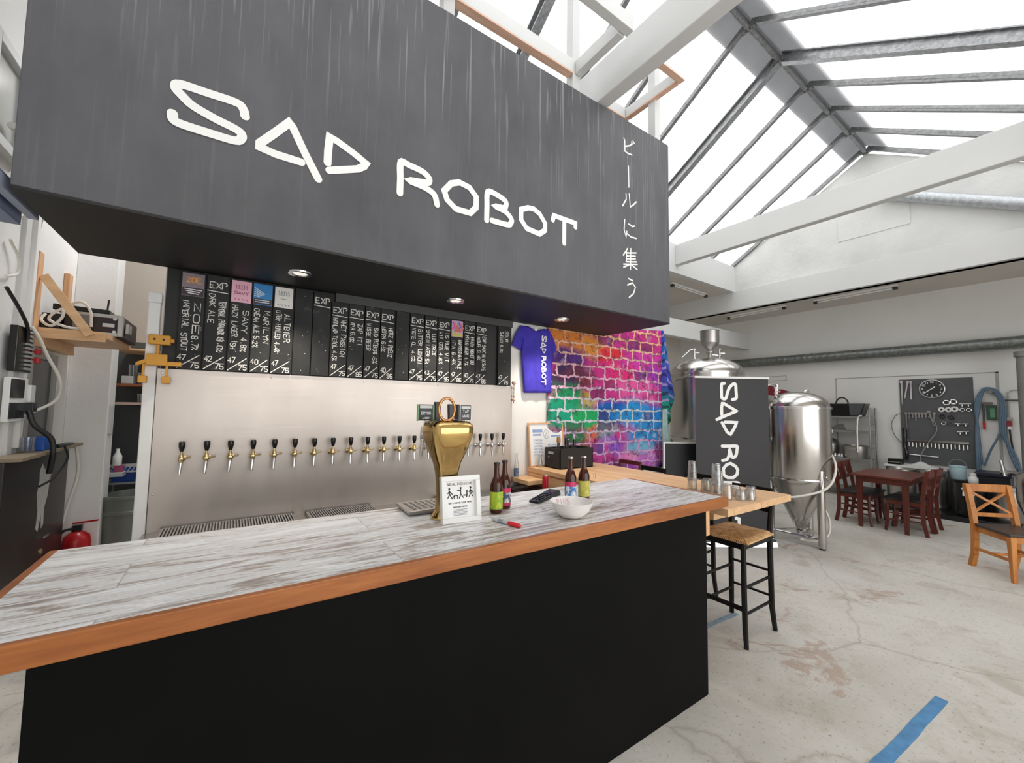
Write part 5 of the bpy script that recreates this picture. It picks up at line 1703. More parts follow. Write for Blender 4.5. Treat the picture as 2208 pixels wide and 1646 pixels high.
hs = [(c2[0] + .19 * rx - .05, c2[1] + .19 * ry - .08, .42), (c2[0] + .25 * rx - .1, c2[1] + .25 * ry - .1, .40), (c2[0] + .29 * rx - .1, c2[1] + .29 * ry - .1, .27), (c2[0] + .24 * rx - .1, c2[1] + .24 * ry - .12, .12), (c2[0] + .08 * rx - .1, c2[1] + .08 * ry - .12, .05), (c2[0] - .08 * rx - .1, c2[1] - .08 * ry - .1, .07)]
o = MB().tube(smooth_path(hs, 8), .012, 10).build('white_hose', M['cable_white'], smooth=True)
tag(o, 'short white hose looping under the cone of the right tank to its bottom valve', 'hose')

c1 = (5.74, 3.36)
t1 = tank('big stainless tank with funnel hopper on its lid, behind the black banner', c1, .50, 1.22, 2.13, .23, .35, 4, .4)
mb = MB().lathe([(.03, 2.40), (.03, 2.49), (.028, 2.50), (.125, 2.61), (.128, 2.62), (.128, 2.79), (.134, 2.80), (.122, 2.80), (.118, 2.63), (.02, 2.51)], (.06 * rx, .06 * ry, 0), 32, cap=False)
mb.lathe([(.055, 2.47), (.055, 2.49)], (.06 * rx, .06 * ry, 0), 20)
mb.build('hopper_funnel', M['steel_dull'], t1, smooth=True)
valve(t1, -.17 * rx, -.17 * ry, 2.37, .14, 1.2, (rx, ry))
valve(t1, .20 * rx, .20 * ry, 2.345, .17, 1.3, (rx, ry))
MB().cyl((.07 * rx, .07 * ry, 2.44), (.20 * rx, .20 * ry, 2.43), .014, n=8).build('lid_pipe', M['chrome'], t1, smooth=True)
MB().tube([(-.17 * rx, -.17 * ry, 2.525), (-.23 * rx, -.23 * ry, 2.51), (-.35 * rx, -.35 * ry, 2.40)], .009, 8).build('vent_pipe', M['chrome'], t1, smooth=True)
lug(t1, .32 * rx, .32 * ry, 2.32, rx, ry)
MB().cyl((-.50 * rx - .05, -.50 * ry - .05, 2.05), (-.36 * rx - .34, -.36 * ry - .34, 2.10), .012, n=8).build('lid_clamp', M['chrome'], t1, smooth=True)

# ================================================================== TABLE AND CHAIRS
tb_ = thing('dining_table', 'dark red wooden table standing before the tool board at the end wall', 'table', (7.93, 1.87, 0))
MB().box(7.42, 8.48, 1.54, 2.20, .725, .75).build('table_top', M['mahogany'], tb_, local=False, bevel=.005)
mb = MB().box(7.50, 8.40, 1.60, 1.62, .64, .725).box(7.50, 8.40, 2.12, 2.14, .64, .725).box(7.50, 7.52, 1.60, 2.14, .64, .725).box(8.38, 8.40, 1.60, 2.14, .64, .725)
mb.build('apron', M['mahogany'], tb_, local=False)
for x in (7.53, 8.37):
    for y in (1.625, 2.115):
        MB().bar((x, y, .725), (x, y, 0), .07, .07, (0, 1, 0), .045, .045).build('leg', M['mahogany_z'], tb_, local=False, bevel=.004)
def red_chair(label, x, y, rot):
    t = thing('dining_chair', label, 'chair', (x, y, 0), rot, 'dark red chairs around the table')
    t.scale = (.88, 1, 1)
    for s_ in (-1, 1):
        MB().tube([(s_ * .185, .19, 0), (s_ * .185, .17, .15), (s_ * .185, .165, .43)], [.019, .022, .022], 4).build('leg', M['mahogany_z'], t, bevel=.003)
        mb = MB()
        P = [(.19, 0), (.215, 0)]
        pts = [(s_ * .18, -.225, 0), (s_ * .18, -.19, .2), (s_ * .18, -.185, .44), (s_ * .18, -.215, .68), (s_ * .18, -.25, .86)]
        for a, b in zip(pts[:-1], pts[1:]):
            mb.bar(a, b, .036, .040, (0, 1, 0))
        mb.build('leg', M['mahogany_z'], t)
    MB().box(-.20, .20, -.19, .21, .43, .462).build('seat', plain('#1c1a1a', .5, name='black_seat_pad'), t, bevel=.012, seg=3)
    MB().box(-.185, .185, -.175, .185, .375, .43).build('seat_frame', M['mahogany'], t)
    for z in (.18, .27):
        for s_ in (-1, 1):
            MB().cyl((s_ * .183, -.185, z), (s_ * .183, .165, z - .02), .010, n=8).build('rung', M['mahogany'], t, smooth=True)
    MB().box(-.18, .18, -.262, -.235, .76, .86).build('back_rail', M['mahogany'], t, bevel=.008)
    MB().box(-.18, .18, -.222, -.20, .60, .655).build('back_rail', M['mahogany'], t, bevel=.006)
    for x_ in (-.07, .07):
        MB().bar((x_, -.212, .64), (x_, -.246, .78), .05, .014, (0, 1, 0)).build('back_splat', M['mahogany_z'], t)
    return t
red_chair('dark red chair on the left side of the table, nearest the conical tank', 7.765, 2.20, PI)
red_chair('dark red chair on the left side of the table, farther towards the shelves', 8.135, 2.22, PI)
red_chair('dark red chair on the right side of the table, nearer the camera', 7.765, 1.67, 0)
red_chair('dark red chair on the right side of the table, nearer the kegs', 8.135, 1.655, 0)

oc = thing('crossback_chair', 'honey brown wooden chair with crossed back and dark seat at the right edge', 'chair', (6.62, .63, 0), math.radians(135) + 0)
Hn = M['honey']
# local: faces +Y, back at -Y
for s_ in (-1, 1):
    MB().bar((s_ * .185, .20, .43), (s_ * .20, .225, 0), .05, .05, (0, 1, 0), .034, .034).build('leg', Hn, oc, bevel=.004)
    pts = [(s_ * .185, -.245, 0), (s_ * .185, -.205, .14), (s_ * .185, -.19, .30), (s_ * .185, -.19, .46), (s_ * .185, -.215, .64), (s_ * .185, -.262, .86)]
    mb = MB()
    for a, b in zip(pts[:-1], pts[1:]):
        mb.bar(a, b, .045, .045, (0, 1, 0))
    mb.build('leg', Hn, oc)
    MB().bar((s_ * .185, -.19, .20), (s_ * .188, .20, .20), .02, .03).build('stretcher', Hn, oc, bevel=.003)
MB().box(-.188, .188, -.02, .0, .19, .215).build('stretcher', Hn, oc, bevel=.003)
MB().hexa([(-.195, -.20, .435), (.195, -.20, .435), (.225, .235, .435), (-.225, .235, .435)], [(-.195, -.20, .465), (.195, -.20, .465), (.225, .235, .465), (-.225, .235, .465)]).build('seat', plain('#3a3330', .4, name='dark_seat_cushion'), oc, bevel=.012, seg=3)
MB().hexa([(-.18, -.19, .375), (.18, -.19, .375), (.20, .215, .375), (-.20, .215, .375)], [(-.18, -.19, .434), (.18, -.19, .434), (.20, .215, .434), (-.20, .215, .434)]).build('seat_frame', Hn, oc, bevel=.003)
MB().box(-.208, .208, -.285, -.245, .785, .868).build('back_rail', Hn, oc, bevel=.008)
MB().box(-.17, .17, -.212, -.19, .535, .575).build('back_rail', Hn, oc, bevel=.004)
MB().bar((-.165, -.212, .575), (.165, -.256, .79), .022, .022, (0, 1, 0)).build('cross_bar', Hn, oc)
MB().bar((.165, -.214, .575), (-.165, -.258, .79), .022, .020, (0, 1, 0)).build('cross_bar', Hn, oc)

# worn floor tape
def tape(label, p, q, w=.06, mat=None):
    p, q = Vector(p), Vector(q)
    d = (q - p).normalized()
    n = Vector((-d.y, d.x, 0)) * w / 2
    mb = MB()
    N = 10
    top, bot = [], []
    for k in range(N + 1):
        c = p + (q - p) * k / N
        top.append(c + n * random.uniform(.82, 1.05))
        bot.append(c - n * random.uniform(.82, 1.05))
    for k in range(N):
        mb.hexa([bot[k] + Vector((0, 0, .0008)), bot[k + 1] + Vector((0, 0, .0008)), top[k + 1] + Vector((0, 0, .0008)), top[k] + Vector((0, 0, .0008))], [bot[k] + Vector((0, 0, .0018)), bot[k + 1] + Vector((0, 0, .0018)), top[k + 1] + Vector((0, 0, .0018)), top[k] + Vector((0, 0, .0018))])
    o = mb.build('floor_tape', mat or M['tape_blue'])
    tag(o, label, 'floor tape')
tape('worn strip of blue tape on the floor at the bottom right', (2.2, .70, 0), (3.42, .625, 0))
tape('faded strip of blue tape on the floor beneath the nearest bar stool', (2.95, 1.80, 0), (3.42, 1.77, 0), .05, plain('#8b9fb0', .6, vary=.25, vs=16, name='faded_blue_floor_tape'))
# ================================================================== END WALL: shelves, tool board, hoses, kegs
XW = X_END - .012
rk = thing('wire_shelf_rack', 'grey metal shelf rack against the end wall holding pots and a red box', 'shelf rack', (10.1, 3.03, 0))
RX0, RX1, RY0, RY1 = 9.92, 10.28, 2.60, 3.50
steelp = plain('#8d8f8d', .4, .5, name='grey_rack_steel')
for x in (RX0, RX1):
    for y in (RY0, RY1):
        MB().cyl((x, y, 0), (x, y, 1.72), .014, n=8).build('post', steelp, rk, local=False, smooth=True)
for z in (.18, .74, 1.27, 1.55):
    mb = MB().box(RX0, RX1, RY0, RY1, z - .012, z).box(RX0 - .012, RX0 + .004, RY0, RY1, z - .03, z + .005)
    mb.build('shelf_board', steelp, rk, local=False)
mb = MB()
for z in (.95, 1.05, 1.40, 1.70):
    mb.cyl((RX0, RY0, z), (RX1, RY0, z), .006, n=6)
mb.build('side_rung', steelp, rk, local=False)
rt = thing('tool_box', 'red tool box on the top board of the shelf rack', 'tool box', (10.1, 3.36, 1.551))
MB().box(9.95, 10.2, 3.24, 3.52, 1.551, 1.66).build('box_body', M['red_paint'], rt, local=False, bevel=.006)
MB().box(9.94, 10.21, 3.235, 3.525, 1.662, 1.77).build('lid', M['red_paint'], rt, local=False, bevel=.012)
MB().box(9.935, 9.945, 3.26, 3.50, 1.68, 1.71).build('lid_ridge', plain('#d06a6c', .4), rt, local=False)
bg = thing('tool_bag', 'black open tool bag with arched handle on the shelf rack beside the red box', 'bag', (10.1, 2.96, 1.551))
MB().hexa([(9.95, 2.74, 1.551), (10.22, 2.74, 1.551), (10.22, 3.22, 1.551), (9.95, 3.22, 1.551)], [(9.93, 2.66, 1.80), (10.24, 2.66, 1.80), (10.24, 3.23, 1.80), (9.93, 3.23, 1.80)]).build('bag_body', M['black_plastic'], bg, local=False, bevel=.01)
MB().hexa([(9.928, 2.75, 1.57), (9.932, 2.75, 1.57), (9.932, 2.90, 1.57), (9.928, 2.90, 1.57)], [(9.905, 2.67, 1.79), (9.915, 2.67, 1.79), (9.915, 2.90, 1.79), (9.905, 2.90, 1.79)]).build('side_pocket', plain('#47494b', .7), bg, local=False)
MB().tube([(10.08, 3.10 + .10 * math.cos(a) - .04, 1.79 + .13 * math.sin(a)) for a in [PI * k / 12 for k in range(13)]], .014, 8).build('handle', M['black_plastic'], bg, local=False, smooth=True)
pot = thing('stock_pot', 'wide dull steel pot standing on the middle shelf of the rack', 'pot', (10.09, 2.86, .741))
MB().lathe([(.20, 0), (.205, .01), (.205, .235), (.214, .24), (.20, .245), (.198, .02), (.0001, .015)], (0, 0, 0), 28, cap=False).build('pot_body', M['steel_dull'], pot, smooth=True)
MB().box(-.23, -.20, -.05, .05, .17, .185).build('pot_handle', M['steel_dull'], pot, bevel=.003)
pot2 = thing('domed_pot', 'dull steel pot with domed lid behind the white box on the rack', 'pot', (10.14, 3.30, .741))
MB().lathe([(.14, 0), (.145, .01), (.145, .25)], (0, 0, 0), 24).build('pot_body', M['steel_dull'], pot2, smooth=True)
MB().lathe([(.15, .25), (.15, .27), (.12, .33), (.06, .36), (.0001, .37)], (0, 0, 0), 24).build('lid', plain('#6f6d6a', .4, .7), pot2, smooth=True)
wb = MB().hexa([(9.93, 3.24, .741), (9.98, 3.24, .741), (9.98, 3.42, .741), (9.93, 3.42, .741)], [(9.925, 3.23, .87), (9.985, 3.23, .87), (9.985, 3.43, .87), (9.925, 3.43, .87)]).build('white_tub', M['white_plastic'], bevel=.006)
tag(wb, 'small white plastic tub at the front of the rack middle shelf', 'tub')
ft_ = MB().tube(smooth_path([(9.885, 2.70, 1.57), (9.875, 2.76, 1.52), (9.873, 2.78, 1.25), (9.873, 2.78, .87)], 5), .018, 8).build('bent_pipe', plain('#c4c4c0', .35, .6), smooth=True)
tag(ft_, 'bent pale pipe hanging down the front of the shelf rack', 'pipe')
for i, (y, z, lab) in enumerate(((3.05, .765, 'right'), (3.10, .765, 'middle'), (3.16, .765, 'left'))):
    o = MB().lathe([(.03, .0), (.034, .02), (.02, .04), (.02, .07)], (9.945, y, .7455), 10, 'Z').build('pipe_fitting', M['chrome'], smooth=True)
    tag(o, '%s of three silver pipe fittings lying on the rack middle shelf edge' % lab, 'fitting')
mt = MB().prism([(3.0, .0), (3.30, .0), (3.12, .12), (3.05, .13)], 10.02, 10.06, 'X').build('metal_bracket', plain('#777876', .4, .6))
mt.location = (0, 0, 1.272)
tag(mt, 'triangular grey metal bracket lying on the second shelf of the rack', 'bracket')
rd = MB().hexa([(9.98, 3.62, 1.90), (10.10, 3.62, 1.90), (10.10, 4.6, 2.02), (9.98, 4.6, 2.02)], [(9.98, 3.64, 1.93), (10.10, 3.64, 1.93), (10.10, 4.62, 2.30), (9.98, 4.62, 2.30)]).build('red_chute', plain('#7a1f2c', .4, name='dark_red_metal'))
rd2 = thing('grain_chute', 'dark red sloping metal chute seen behind the lid of the right tank', 'chute', (10.05, 4.1, 0))
rd.parent = rd2
rd.matrix_parent_inverse = parent_matrix(rd2).inverted()
rd.name = 'chute_body'
for y in (3.75, 4.5):
    MB().box(10.02, 10.06, y - .02, y + .02, 0, 1.93).build('leg', plain('#5b2028', .5), rd2, local=False)

# tool board
pb = thing('tool_board', 'dark grey pegboard covered with silver tools and fittings on the end wall', 'tool board', (XW, 1.79, .72))
MB().box(XW - .012, XW + .010, 1.325, 2.25, .72, 2.255).build('board', M['pegboard'], pb, local=False, bevel=.002)
bx_ = XW - .013
ck = thing('wall_clock', 'round black wall clock with white numerals hung at the top of the tool board', 'clock', (bx_, 1.815, 2.07))
MB().lathe([(.168, 0), (.168, -.03), (.155, -.036), (.150, -.022)], (0, 0, 0), 40, 'X', False).build('rim', plain('#c9cac8', .3, .4), ck, smooth=True)
MB().lathe([(.0001, -.02), (.152, -.02)], (0, 0, 0), 40, 'X', False).build('dial', plain('#2b2d2e', .4), ck)
fk = lambda u, v: (-.0225, -u, v)
mb = MB()
for hh in range(1, 13):
    a = PI / 2 - hh * PI / 6
    s_ = str(hh)
    write(mb, s_, .122 * math.cos(a) - .012 * len(s_), .122 * math.sin(a) - .014, .028, fk, .006, .026 * len(s_))
mb.build('numerals', M['white_letter'], ck)
mb = MB()
fk2 = lambda u, v: (-.026, -u, v)
ribbon(mb, [(.035, .030), (-.10, -.075)], .012, fk2)
ribbon(mb, [(.0, 0), (.035, .035)], .014, fk2)
mb.build('hands', M['white_letter'], ck)
def board_tool(kind, label, y, z, **k):
    o = None
    if kind == 'ring':
        r = k.get('r', .04)
        o = MB().tube([(bx_ - .018, y + r * math.cos(a), z + r * math.sin(a)) for a in [2 * PI * i / 18 for i in range(18)]], k.get('t', .013), 8, True).build('clamp_ring', k.get('m', M['chrome']), smooth=True)
        c = 'ring'
    elif kind == 'tee':
        mb = MB().cyl((bx_ - .03, y - .035, z), (bx_ - .03, y + .035, z), .016, n=10).cyl((bx_ - .03, y, z), (bx_ - .03, y, z - .04), .013, n=10).cyl((bx_ + .0, y, z), (bx_ - .03, y, z), .008, n=8)
        o = mb.build('pipe_tee', k.get('m', M['chrome']), smooth=True)
        c = 'fitting'
    elif kind == 'spanner':
        L = k['l']
        mb = MB().bar((bx_ - .012, y, z), (bx_ - .012, y + k.get('dy', 0), z - L), .022, .010, (1, 0, 0))
        mb.lathe([(.026, -.006), (.030, 0), (.026, .006)], (bx_ - .012, y, z), 10, 'X')
        o = mb.build('spanner', k.get('m', M['chrome']))
        c = 'spanner'
    tag(o, label, c, 'tools on the tool board')
    return o
board_tool('spanner', 'long silver spanner at the far top left of the tool board', 2.215, 2.21, l=.42)
board_tool('spanner', 'slanting silver spanner second from the left at the board top', 2.13, 2.20, l=.30, dy=.05)
board_tool('spanner', 'silver spanner third from the left at the board top', 2.09, 2.20, l=.32)
board_tool('ring', 'thick silver ring on the upper row left of the pair right below the clock', 1.645, 1.82, r=.038)
board_tool('ring', 'thick silver ring on the upper row, right of the pair right below the clock', 1.56, 1.835, r=.038)
board_tool('ring', 'white ring at the left end of the row of three on the tool board', 1.71, 1.70, r=.030, t=.015, m=M['white_plastic'])
board_tool('ring', 'white ring in the middle of the row of three on the tool board', 1.625, 1.70, r=.030, t=.015, m=M['white_plastic'])
board_tool('ring', 'white ring at the right end of the row of three on the tool board', 1.55, 1.71, r=.034, t=.016, m=M['white_plastic'])
board_tool('ring', 'thin silver ring fourth in the ring row of the tool board', 1.46, 1.70, r=.028, t=.006)
board_tool('ring', 'thin silver ring at the far right of the ring row on the board', 1.385, 1.70, r=.028, t=.006)
board_tool('ring', 'black rubber ring on the left below the white rings', 1.70, 1.58, r=.030, t=.010, m=M['black_plastic'])
board_tool('ring', 'black rubber ring on the right below the white rings', 1.59, 1.57, r=.030, t=.010, m=M['black_plastic'])
board_tool('ring', 'thin silver ring on the lower left of the fittings area', 1.69, 1.46, r=.026, t=.006)
board_tool('ring', 'dark thin ring beside the thin silver ring lower on the board', 1.61, 1.46, r=.026, t=.006, m=plain('#5c5d5e', .4, .5))
board_tool('tee', 'silver tee fitting in the lower fittings row, left one', 1.52, 1.46)
board_tool('tee', 'silver tee fitting in the lower fittings row, right one', 1.43, 1.46)
board_tool('tee', 'silver valve piece below the two tee fittings, left one', 1.50, 1.32)
board_tool('tee', 'silver valve piece below the two tee fittings, right one', 1.43, 1.33)
board_tool('tee', 'small silver piece at the right of the ring pair near the clock', 1.46, 1.80)
board_tool('tee', 'small silver piece at the right edge below the clock', 1.385, 1.80)
for i in range(7):
    y = 2.17 - .043 * i
    L = (.30, .10, .08, .13, .08, .07, .08)[i]
    board_tool('spanner', ('long hanging steel tool at the left end of the tool rail', 'second short tool from the left on the tool rail', 'third short tool on the tool rail', 'fourth tool on the tool rail, longer than its neighbours', 'fifth short tool on the tool rail', 'sixth short tool on the tool rail', 'seventh short tool at the right end of the tool rail')[i], y, 1.625, l=L)
board_tool('spanner', 'tilted screwdriver right of the tool rail on the board', 1.87, 1.66, l=.26, dy=-.06)
board_tool('spanner', 'slim file hanging next to the tilted screwdriver', 1.80, 1.63, l=.14, dy=.01)
sr = thing('socket_rail', 'long silver rail of sockets across the lower half of the tool board', 'socket rail', (bx_, 1.79, 1.13))
MB().bar((bx_ - .012, 2.17, 1.135), (bx_ - .012, 1.40, 1.135), .02, .034, (0, 0, 1)).build('rail', M['chrome'], sr, local=False)
for i in range(16):
    y = 2.15 - .0485 * i
    MB().cyl((bx_ - .014, y, 1.10), (bx_ - .014, y, 1.03 - .01 * (i % 3)), .012 + .003 * (i % 2), n=8).build('socket', M['steel_dull'], sr, local=False, smooth=True)
b2 = MB().cyl((bx_ - .02, 2.15, .875), (bx_ - .02, 1.77, .86), .014, n=10).build('torque_wrench', M['chrome'], smooth=True)
tag(b2, 'silver bar tool lying level near the bottom of the tool board', 'wrench')
cb_ = MB().tube(smooth_path([(bx_ - .02, 2.22, 1.63), (bx_ - .03, 2.31, 1.58), (bx_ - .03, 2.375, 1.42), (bx_ - .03, 2.34, 1.22), (bx_ - .02, 2.25, 1.08)], 6), .006, 6).build('cable_loop', plain('#5e5f60', .5), smooth=True)
tag(cb_, 'thin dark cable bowing out from the left edge of the tool board', 'cable')
cb_ = MB().tube(smooth_path([(bx_ - .03, 1.88, 1.58), (bx_ - .04, 1.80, 1.48), (bx_ - .04, 1.78, 1.32), (bx_ - .055, 1.88, 1.12), (bx_ - .06, 1.98, .90), (bx_ - .05, 2.0, .76)], 6), .008, 6).build('cable_loop', plain('#8d8f90', .5), smooth=True)
tag(cb_, 'pale grey cable winding down across the middle of the tool board', 'cable')
st_ = MB().tube(smooth_path([(bx_ - .03, 2.20, 1.36), (bx_ - .05, 2.19, 1.2), (bx_ - .04, 2.20, 1.02), (bx_ - .05, 2.18, .90), (bx_ - .03, 2.19, .78)], 5), .028, 8).build('strap_bundle', M['black_plastic'], smooth=True)
tag(st_, 'bundle of black straps hanging at the left edge of the tool board', 'strap')

# hose coil, green box, plug, pipes
hz = thing('hose_coil', 'blue grey hose hung in long loops on the end wall right of the tool board', 'hose', (XW, 1.12, 2.05))
MB().cyl((XW + .01, 1.13, 2.0), (XW - .10, 1.13, 2.0), .03, n=10).build('hook', M['post_grey'], hz, local=False)
for i in range(3):
    o_ = .022 * i
    pts = [(XW - .04 - .02 * i, 1.27 + o_, .80 - .1 * i), (XW - .04, 1.29 + o_ * .5, 1.35), (XW - .05, 1.30 - o_, 1.80), (XW - .06, 1.22 - o_ * .4, 2.03 - o_ * .3), (XW - .06, 1.12, 2.055 - o_), (XW - .05, 1.03 + o_ * .4, 1.96 - o_), (XW - .05, .985 + o_, 1.75), (XW - .05, 1.0 + o_, 1.35), (XW - .05, .96 - o_, 1.0), (XW - .06, .90 - o_, .78 - .03 * i)]
    MB().tube(smooth_path(pts, 6), .017, 8).build('hose_turn', M['hose_blue'], hz, local=False, smooth=True)
pts = [(XW - .07, 1.24, .78), (XW - .07, 1.16, 1.05), (XW - .06, 1.06, 1.32), (XW - .06, 1.04, 1.6)]
MB().tube(smooth_path(pts, 6), .015, 8).build('hose_turn', M['hose_blue'], hz, local=False, smooth=True)
gb = thing('control_box', 'dark green control box with red handled valve behind the hose loops', 'control box', (XW, 1.13, 1.67))
MB().box(XW - .03, XW + .01, 1.08, 1.19, 1.54, 1.78).build('case', plain('#2c4a3c', .45, name='dark_green_enamel'), gb, local=False, bevel=.006)
MB().box(XW - .035, XW - .03, 1.10, 1.15, 1.58, 1.73).build('cover_plate', plain('#5c8a6c', .4), gb, local=False)
MB().cyl((XW - .03, 1.22, 1.80), (XW - .03, 1.22, 1.40), .014, n=8).build('pipe', plain('#4f4f4d', .5), gb, local=False, smooth=True)
MB().box(XW - .05, XW - .01, 1.205, 1.235, 1.38, 1.50).build('valve_handle', M['red_paint'], gb, local=False, bevel=.004)
MB().box(XW - .06, XW, 1.12, 1.26, 1.80, 1.83).build('bracket', plain('#6a5a4a', .5), gb, local=False)
pg = thing('power_socket', 'red and white industrial plug hanging from its cable on the end wall', 'plug', (XW, .955, 1.48))
MB().box(XW - .05, XW - .0, .92, .99, 1.53, 1.59).build('socket_body', plain('#9c9d9b', .5), pg, local=False, bevel=.005)
MB().box(XW - .055, XW - .005, .925, .985, 1.44, 1.53).build('plug_body', plain('#8c2433', .4), pg, local=False, bevel=.006)
MB().box(XW - .05, XW - .01, .935, .975, 1.39, 1.44).build('plug_tip', M['white_plastic'], pg, local=False, bevel=.006)
MB().tube(smooth_path([(XW - .03, .955, 1.39), (XW - .03, .94, 1.15), (XW - .05, .90, .85), (XW - .05, .90, .6)], 5), .011, 8).build('cable', M['cable_black'], pg, local=False, smooth=True)
MB().tube([(XW - .015, .955, 1.59), (XW - .015, .955, 1.92), (XW - .015, .955, 1.98), (XW - .015, .90, 2.02), (XW - .015, .50, 2.03)], .009, 6).build('cable', plain('#a9a9a6', .5), pg, local=False)
cd = MB().box(XW - .03, XW + .01, .3, 1.04, 1.855, 1.87).build('cable_duct', plain('#2d2d2c', .5))
tag(cd, 'thin black strip running level along the end wall to the grey post', 'strip')
gp = thing('grey_post', 'round grey steel post at the far right edge of the picture', 'post', (9.75, .73, 0))
MB().cyl((9.75, .72, 0), (9.75, .72, 2.50), .085, n=24).build('shaft', M['post_grey'], gp, local=False, smooth=True)
MB().cyl((9.75, .72, 2.50), (9.75, .72, 2.58), .105, n=24).build('cap', M['post_grey'], gp, local=False, smooth=True)

# kegs and clutter along the wall
def keg(label, x, y, h, r, m, extra=None):
    k = thing('beer_keg', label, 'keg', (x, y, 0), 0, 'kegs along the end wall')
    MB().lathe([(r * .96, 0), (r, .01), (r, .05), (r * .97, .07), (r, .10), (r, h * .5 - .02), (r * 1.02, h * .5), (r, h * .5 + .02), (r, h - .10), (r * .97, h - .07), (r, h - .05), (r, h - .005), (r * .95, h), (r * .92, h - .05), (.0001, h - .05)], (0, 0, 0), 28, cap=False).build('keg_body', m, k, smooth=True)
    MB().cyl((0, 0, h - .05), (0, 0, h - .01), .03, n=10).build('keg_valve', M['chrome'], k, smooth=True)
    return k
keg('silver keg half hidden behind the red table, leftmost of the kegs', 9.65, 2.12, .60, .17, M['steel_dull'])
keg('silver keg behind the right hand red chairs', 9.68, 1.745, .60, .17, M['steel_dull'])
k13 = keg('black keg marked 13 behind the honey brown chair back', 9.42, 1.30, .50, .17, M['black_plastic'])
mb = MB()
write(mb, '13', -.075, .32, .12, lambda u, v: (-.1725 * math.cos(u / .17), -.1725 * math.sin(u / .17) * 1.0, v), .022, .15)
mb.build('number', M['white_letter'], k13)
keg('silver keg seen through the crossed back of the honey chair', 9.50, .93, .50, .16, M['steel_dull'])
pl = MB().box(9.15, 10.2, .83, 2.32, .001, .07)
pl = pl.build('black_pallet', M['black_plastic'], bevel=.006)
tag(pl, 'low black floor pallet lying beneath the kegs at the end wall', 'pallet')
for o in list(COL.objects):
    if o.name.startswith('beer_keg') and o.parent is None:
        o.location.z = .0705
fz = thing('work_bench', 'low cluttered white topped bench under the tool board behind the table', 'bench', (10.1, 1.85, 0))
MB().box(9.94, 10.3, 1.62, 2.42, .66, .70).build('bench_top', M['white_plastic'], fz, local=False, bevel=.003)
for y in (1.65, 2.38):
    MB().box(9.96, 10.28, y - .02, y + .02, .072, .66).build('leg', plain('#4a4a48', .5), fz, local=False)
sp = thing('speaker_box', 'small black box with silver stripe on the bench left of the tool board', 'box', (10.0, 2.28, .701))
MB().box(9.95, 10.15, 2.19, 2.37, .701, .80).build('case', M['black_plastic'], sp, local=False, bevel=.004)
MB().box(9.944, 9.95, 2.20, 2.36, .735, .75).build('silver_stripe', M['steel_dull'], sp, local=False)
bag2 = MB().grid(12, 8, lambda u, v: (10.05 + .08 * math.sin(v * PI), 1.78 + .36 * u, .701 + .07 * math.sin(u * PI) * (.6 + .4 * math.sin(v * 6 + u * 9)) * math.sin(v * PI) + .002)).build('crumpled_bag', plain('#d5d7d6', .4), smooth=True, solid=.004)
tag(bag2, 'crumpled pale plastic bag lying on the bench below the tool board', 'bag')
bk = thing('bucket', 'white bucket of light blue liquid with raised handle right of the bench', 'bucket', (9.85, 1.48, .571))
MB().lathe([(.085, 0), (.088, .005), (.10, .19), (.106, .195), (.106, .21), (.098, .21), (.084, .01), (.0001, .01)], (0, 0, 0), 24, cap=False).build('bucket_body', plain('#bcd9e2', .35, name='pale_blue_bucket'), bk, smooth=True)
MB().tube([(0, .105 * math.cos(a), .20 + .11 * math.sin(a)) for a in [PI * k / 12 for k in range(13)]], .006, 6).build('handle', M['post_grey'], bk, smooth=True)
bs = thing('bucket_stand', 'dark crate holding up the pale blue bucket', 'crate', (9.85, 1.48, .0705))
MB().box(9.74, 9.98, 1.37, 1.56, .0705, .57).build('crate_body', M['dark_plastic'], bs, local=False, bevel=.006)
wc = thing('white_canister', 'small white canister on top of the black keg marked 13', 'canister', (9.42, 1.26, .571))
MB().lathe([(.05, 0), (.055, .01), (.055, .08), (.03, .11), (.03, .13), (.036, .132), (.036, .15), (.0001, .152)], (0, 0, 0), 18).build('canister_body', M['white_plastic'], wc, smooth=True)
dk = thing('hose_crate', 'dark blue black crate of tangled hose at the wall right of the tool board', 'crate', (9.95, 1.05, .0705))
MB().box(9.80, 10.2, .93, 1.27, .0705, .66).build('crate_body', plain('#15171f', .45), dk, local=False, bevel=.008)
MB().box(9.78, 10.22, .91, 1.29, .66, .72).build('lid', plain('#1c2030', .4), dk, local=False, bevel=.008)
pf = thing('pump_pipe', 'grey pipe assembly lying across the dark crate at the right edge', 'pipe', (9.6, .9, .7))
MB().cyl((9.7, 1.0, .76), (9.55, .78, .77), .035, n=12).build('main_pipe', M['chrome'], pf, local=False, smooth=True)
MB().cyl((9.62, .96, .70), (9.70, 1.0, .93), .022, n=10).build('branch_pipe', M['chrome'], pf, local=False, smooth=True)
rs = thing('steel_vessel', 'shiny steel vessel partly cut off by the right edge of the picture', 'vessel', (8.75, .62, 0))
MB().lathe([(.03, .12), (.10, .25), (.16, .45), (.17, .50), (.17, .80), (.16, .84), (.06, .90), (.045, .98), (.045, 1.10), (.065, 1.11), (.065, 1.15), (.0001, 1.15)], (0, 0, 0), 28, cap=False).build('vessel_body', M['steel'], rs, smooth=True)
for a in (.5, 2.6, 4.7):
    MB().cyl((.14 * math.cos(a), .14 * math.sin(a), 0), (.14 * math.cos(a), .14 * math.sin(a), .5), .018, n=8).build('leg', M['steel'], rs, smooth=True)
MB().box(-.178, -.168, -.06, .06, .58, .74).build('label_plate', M['white_plastic'], rs, bevel=.002)

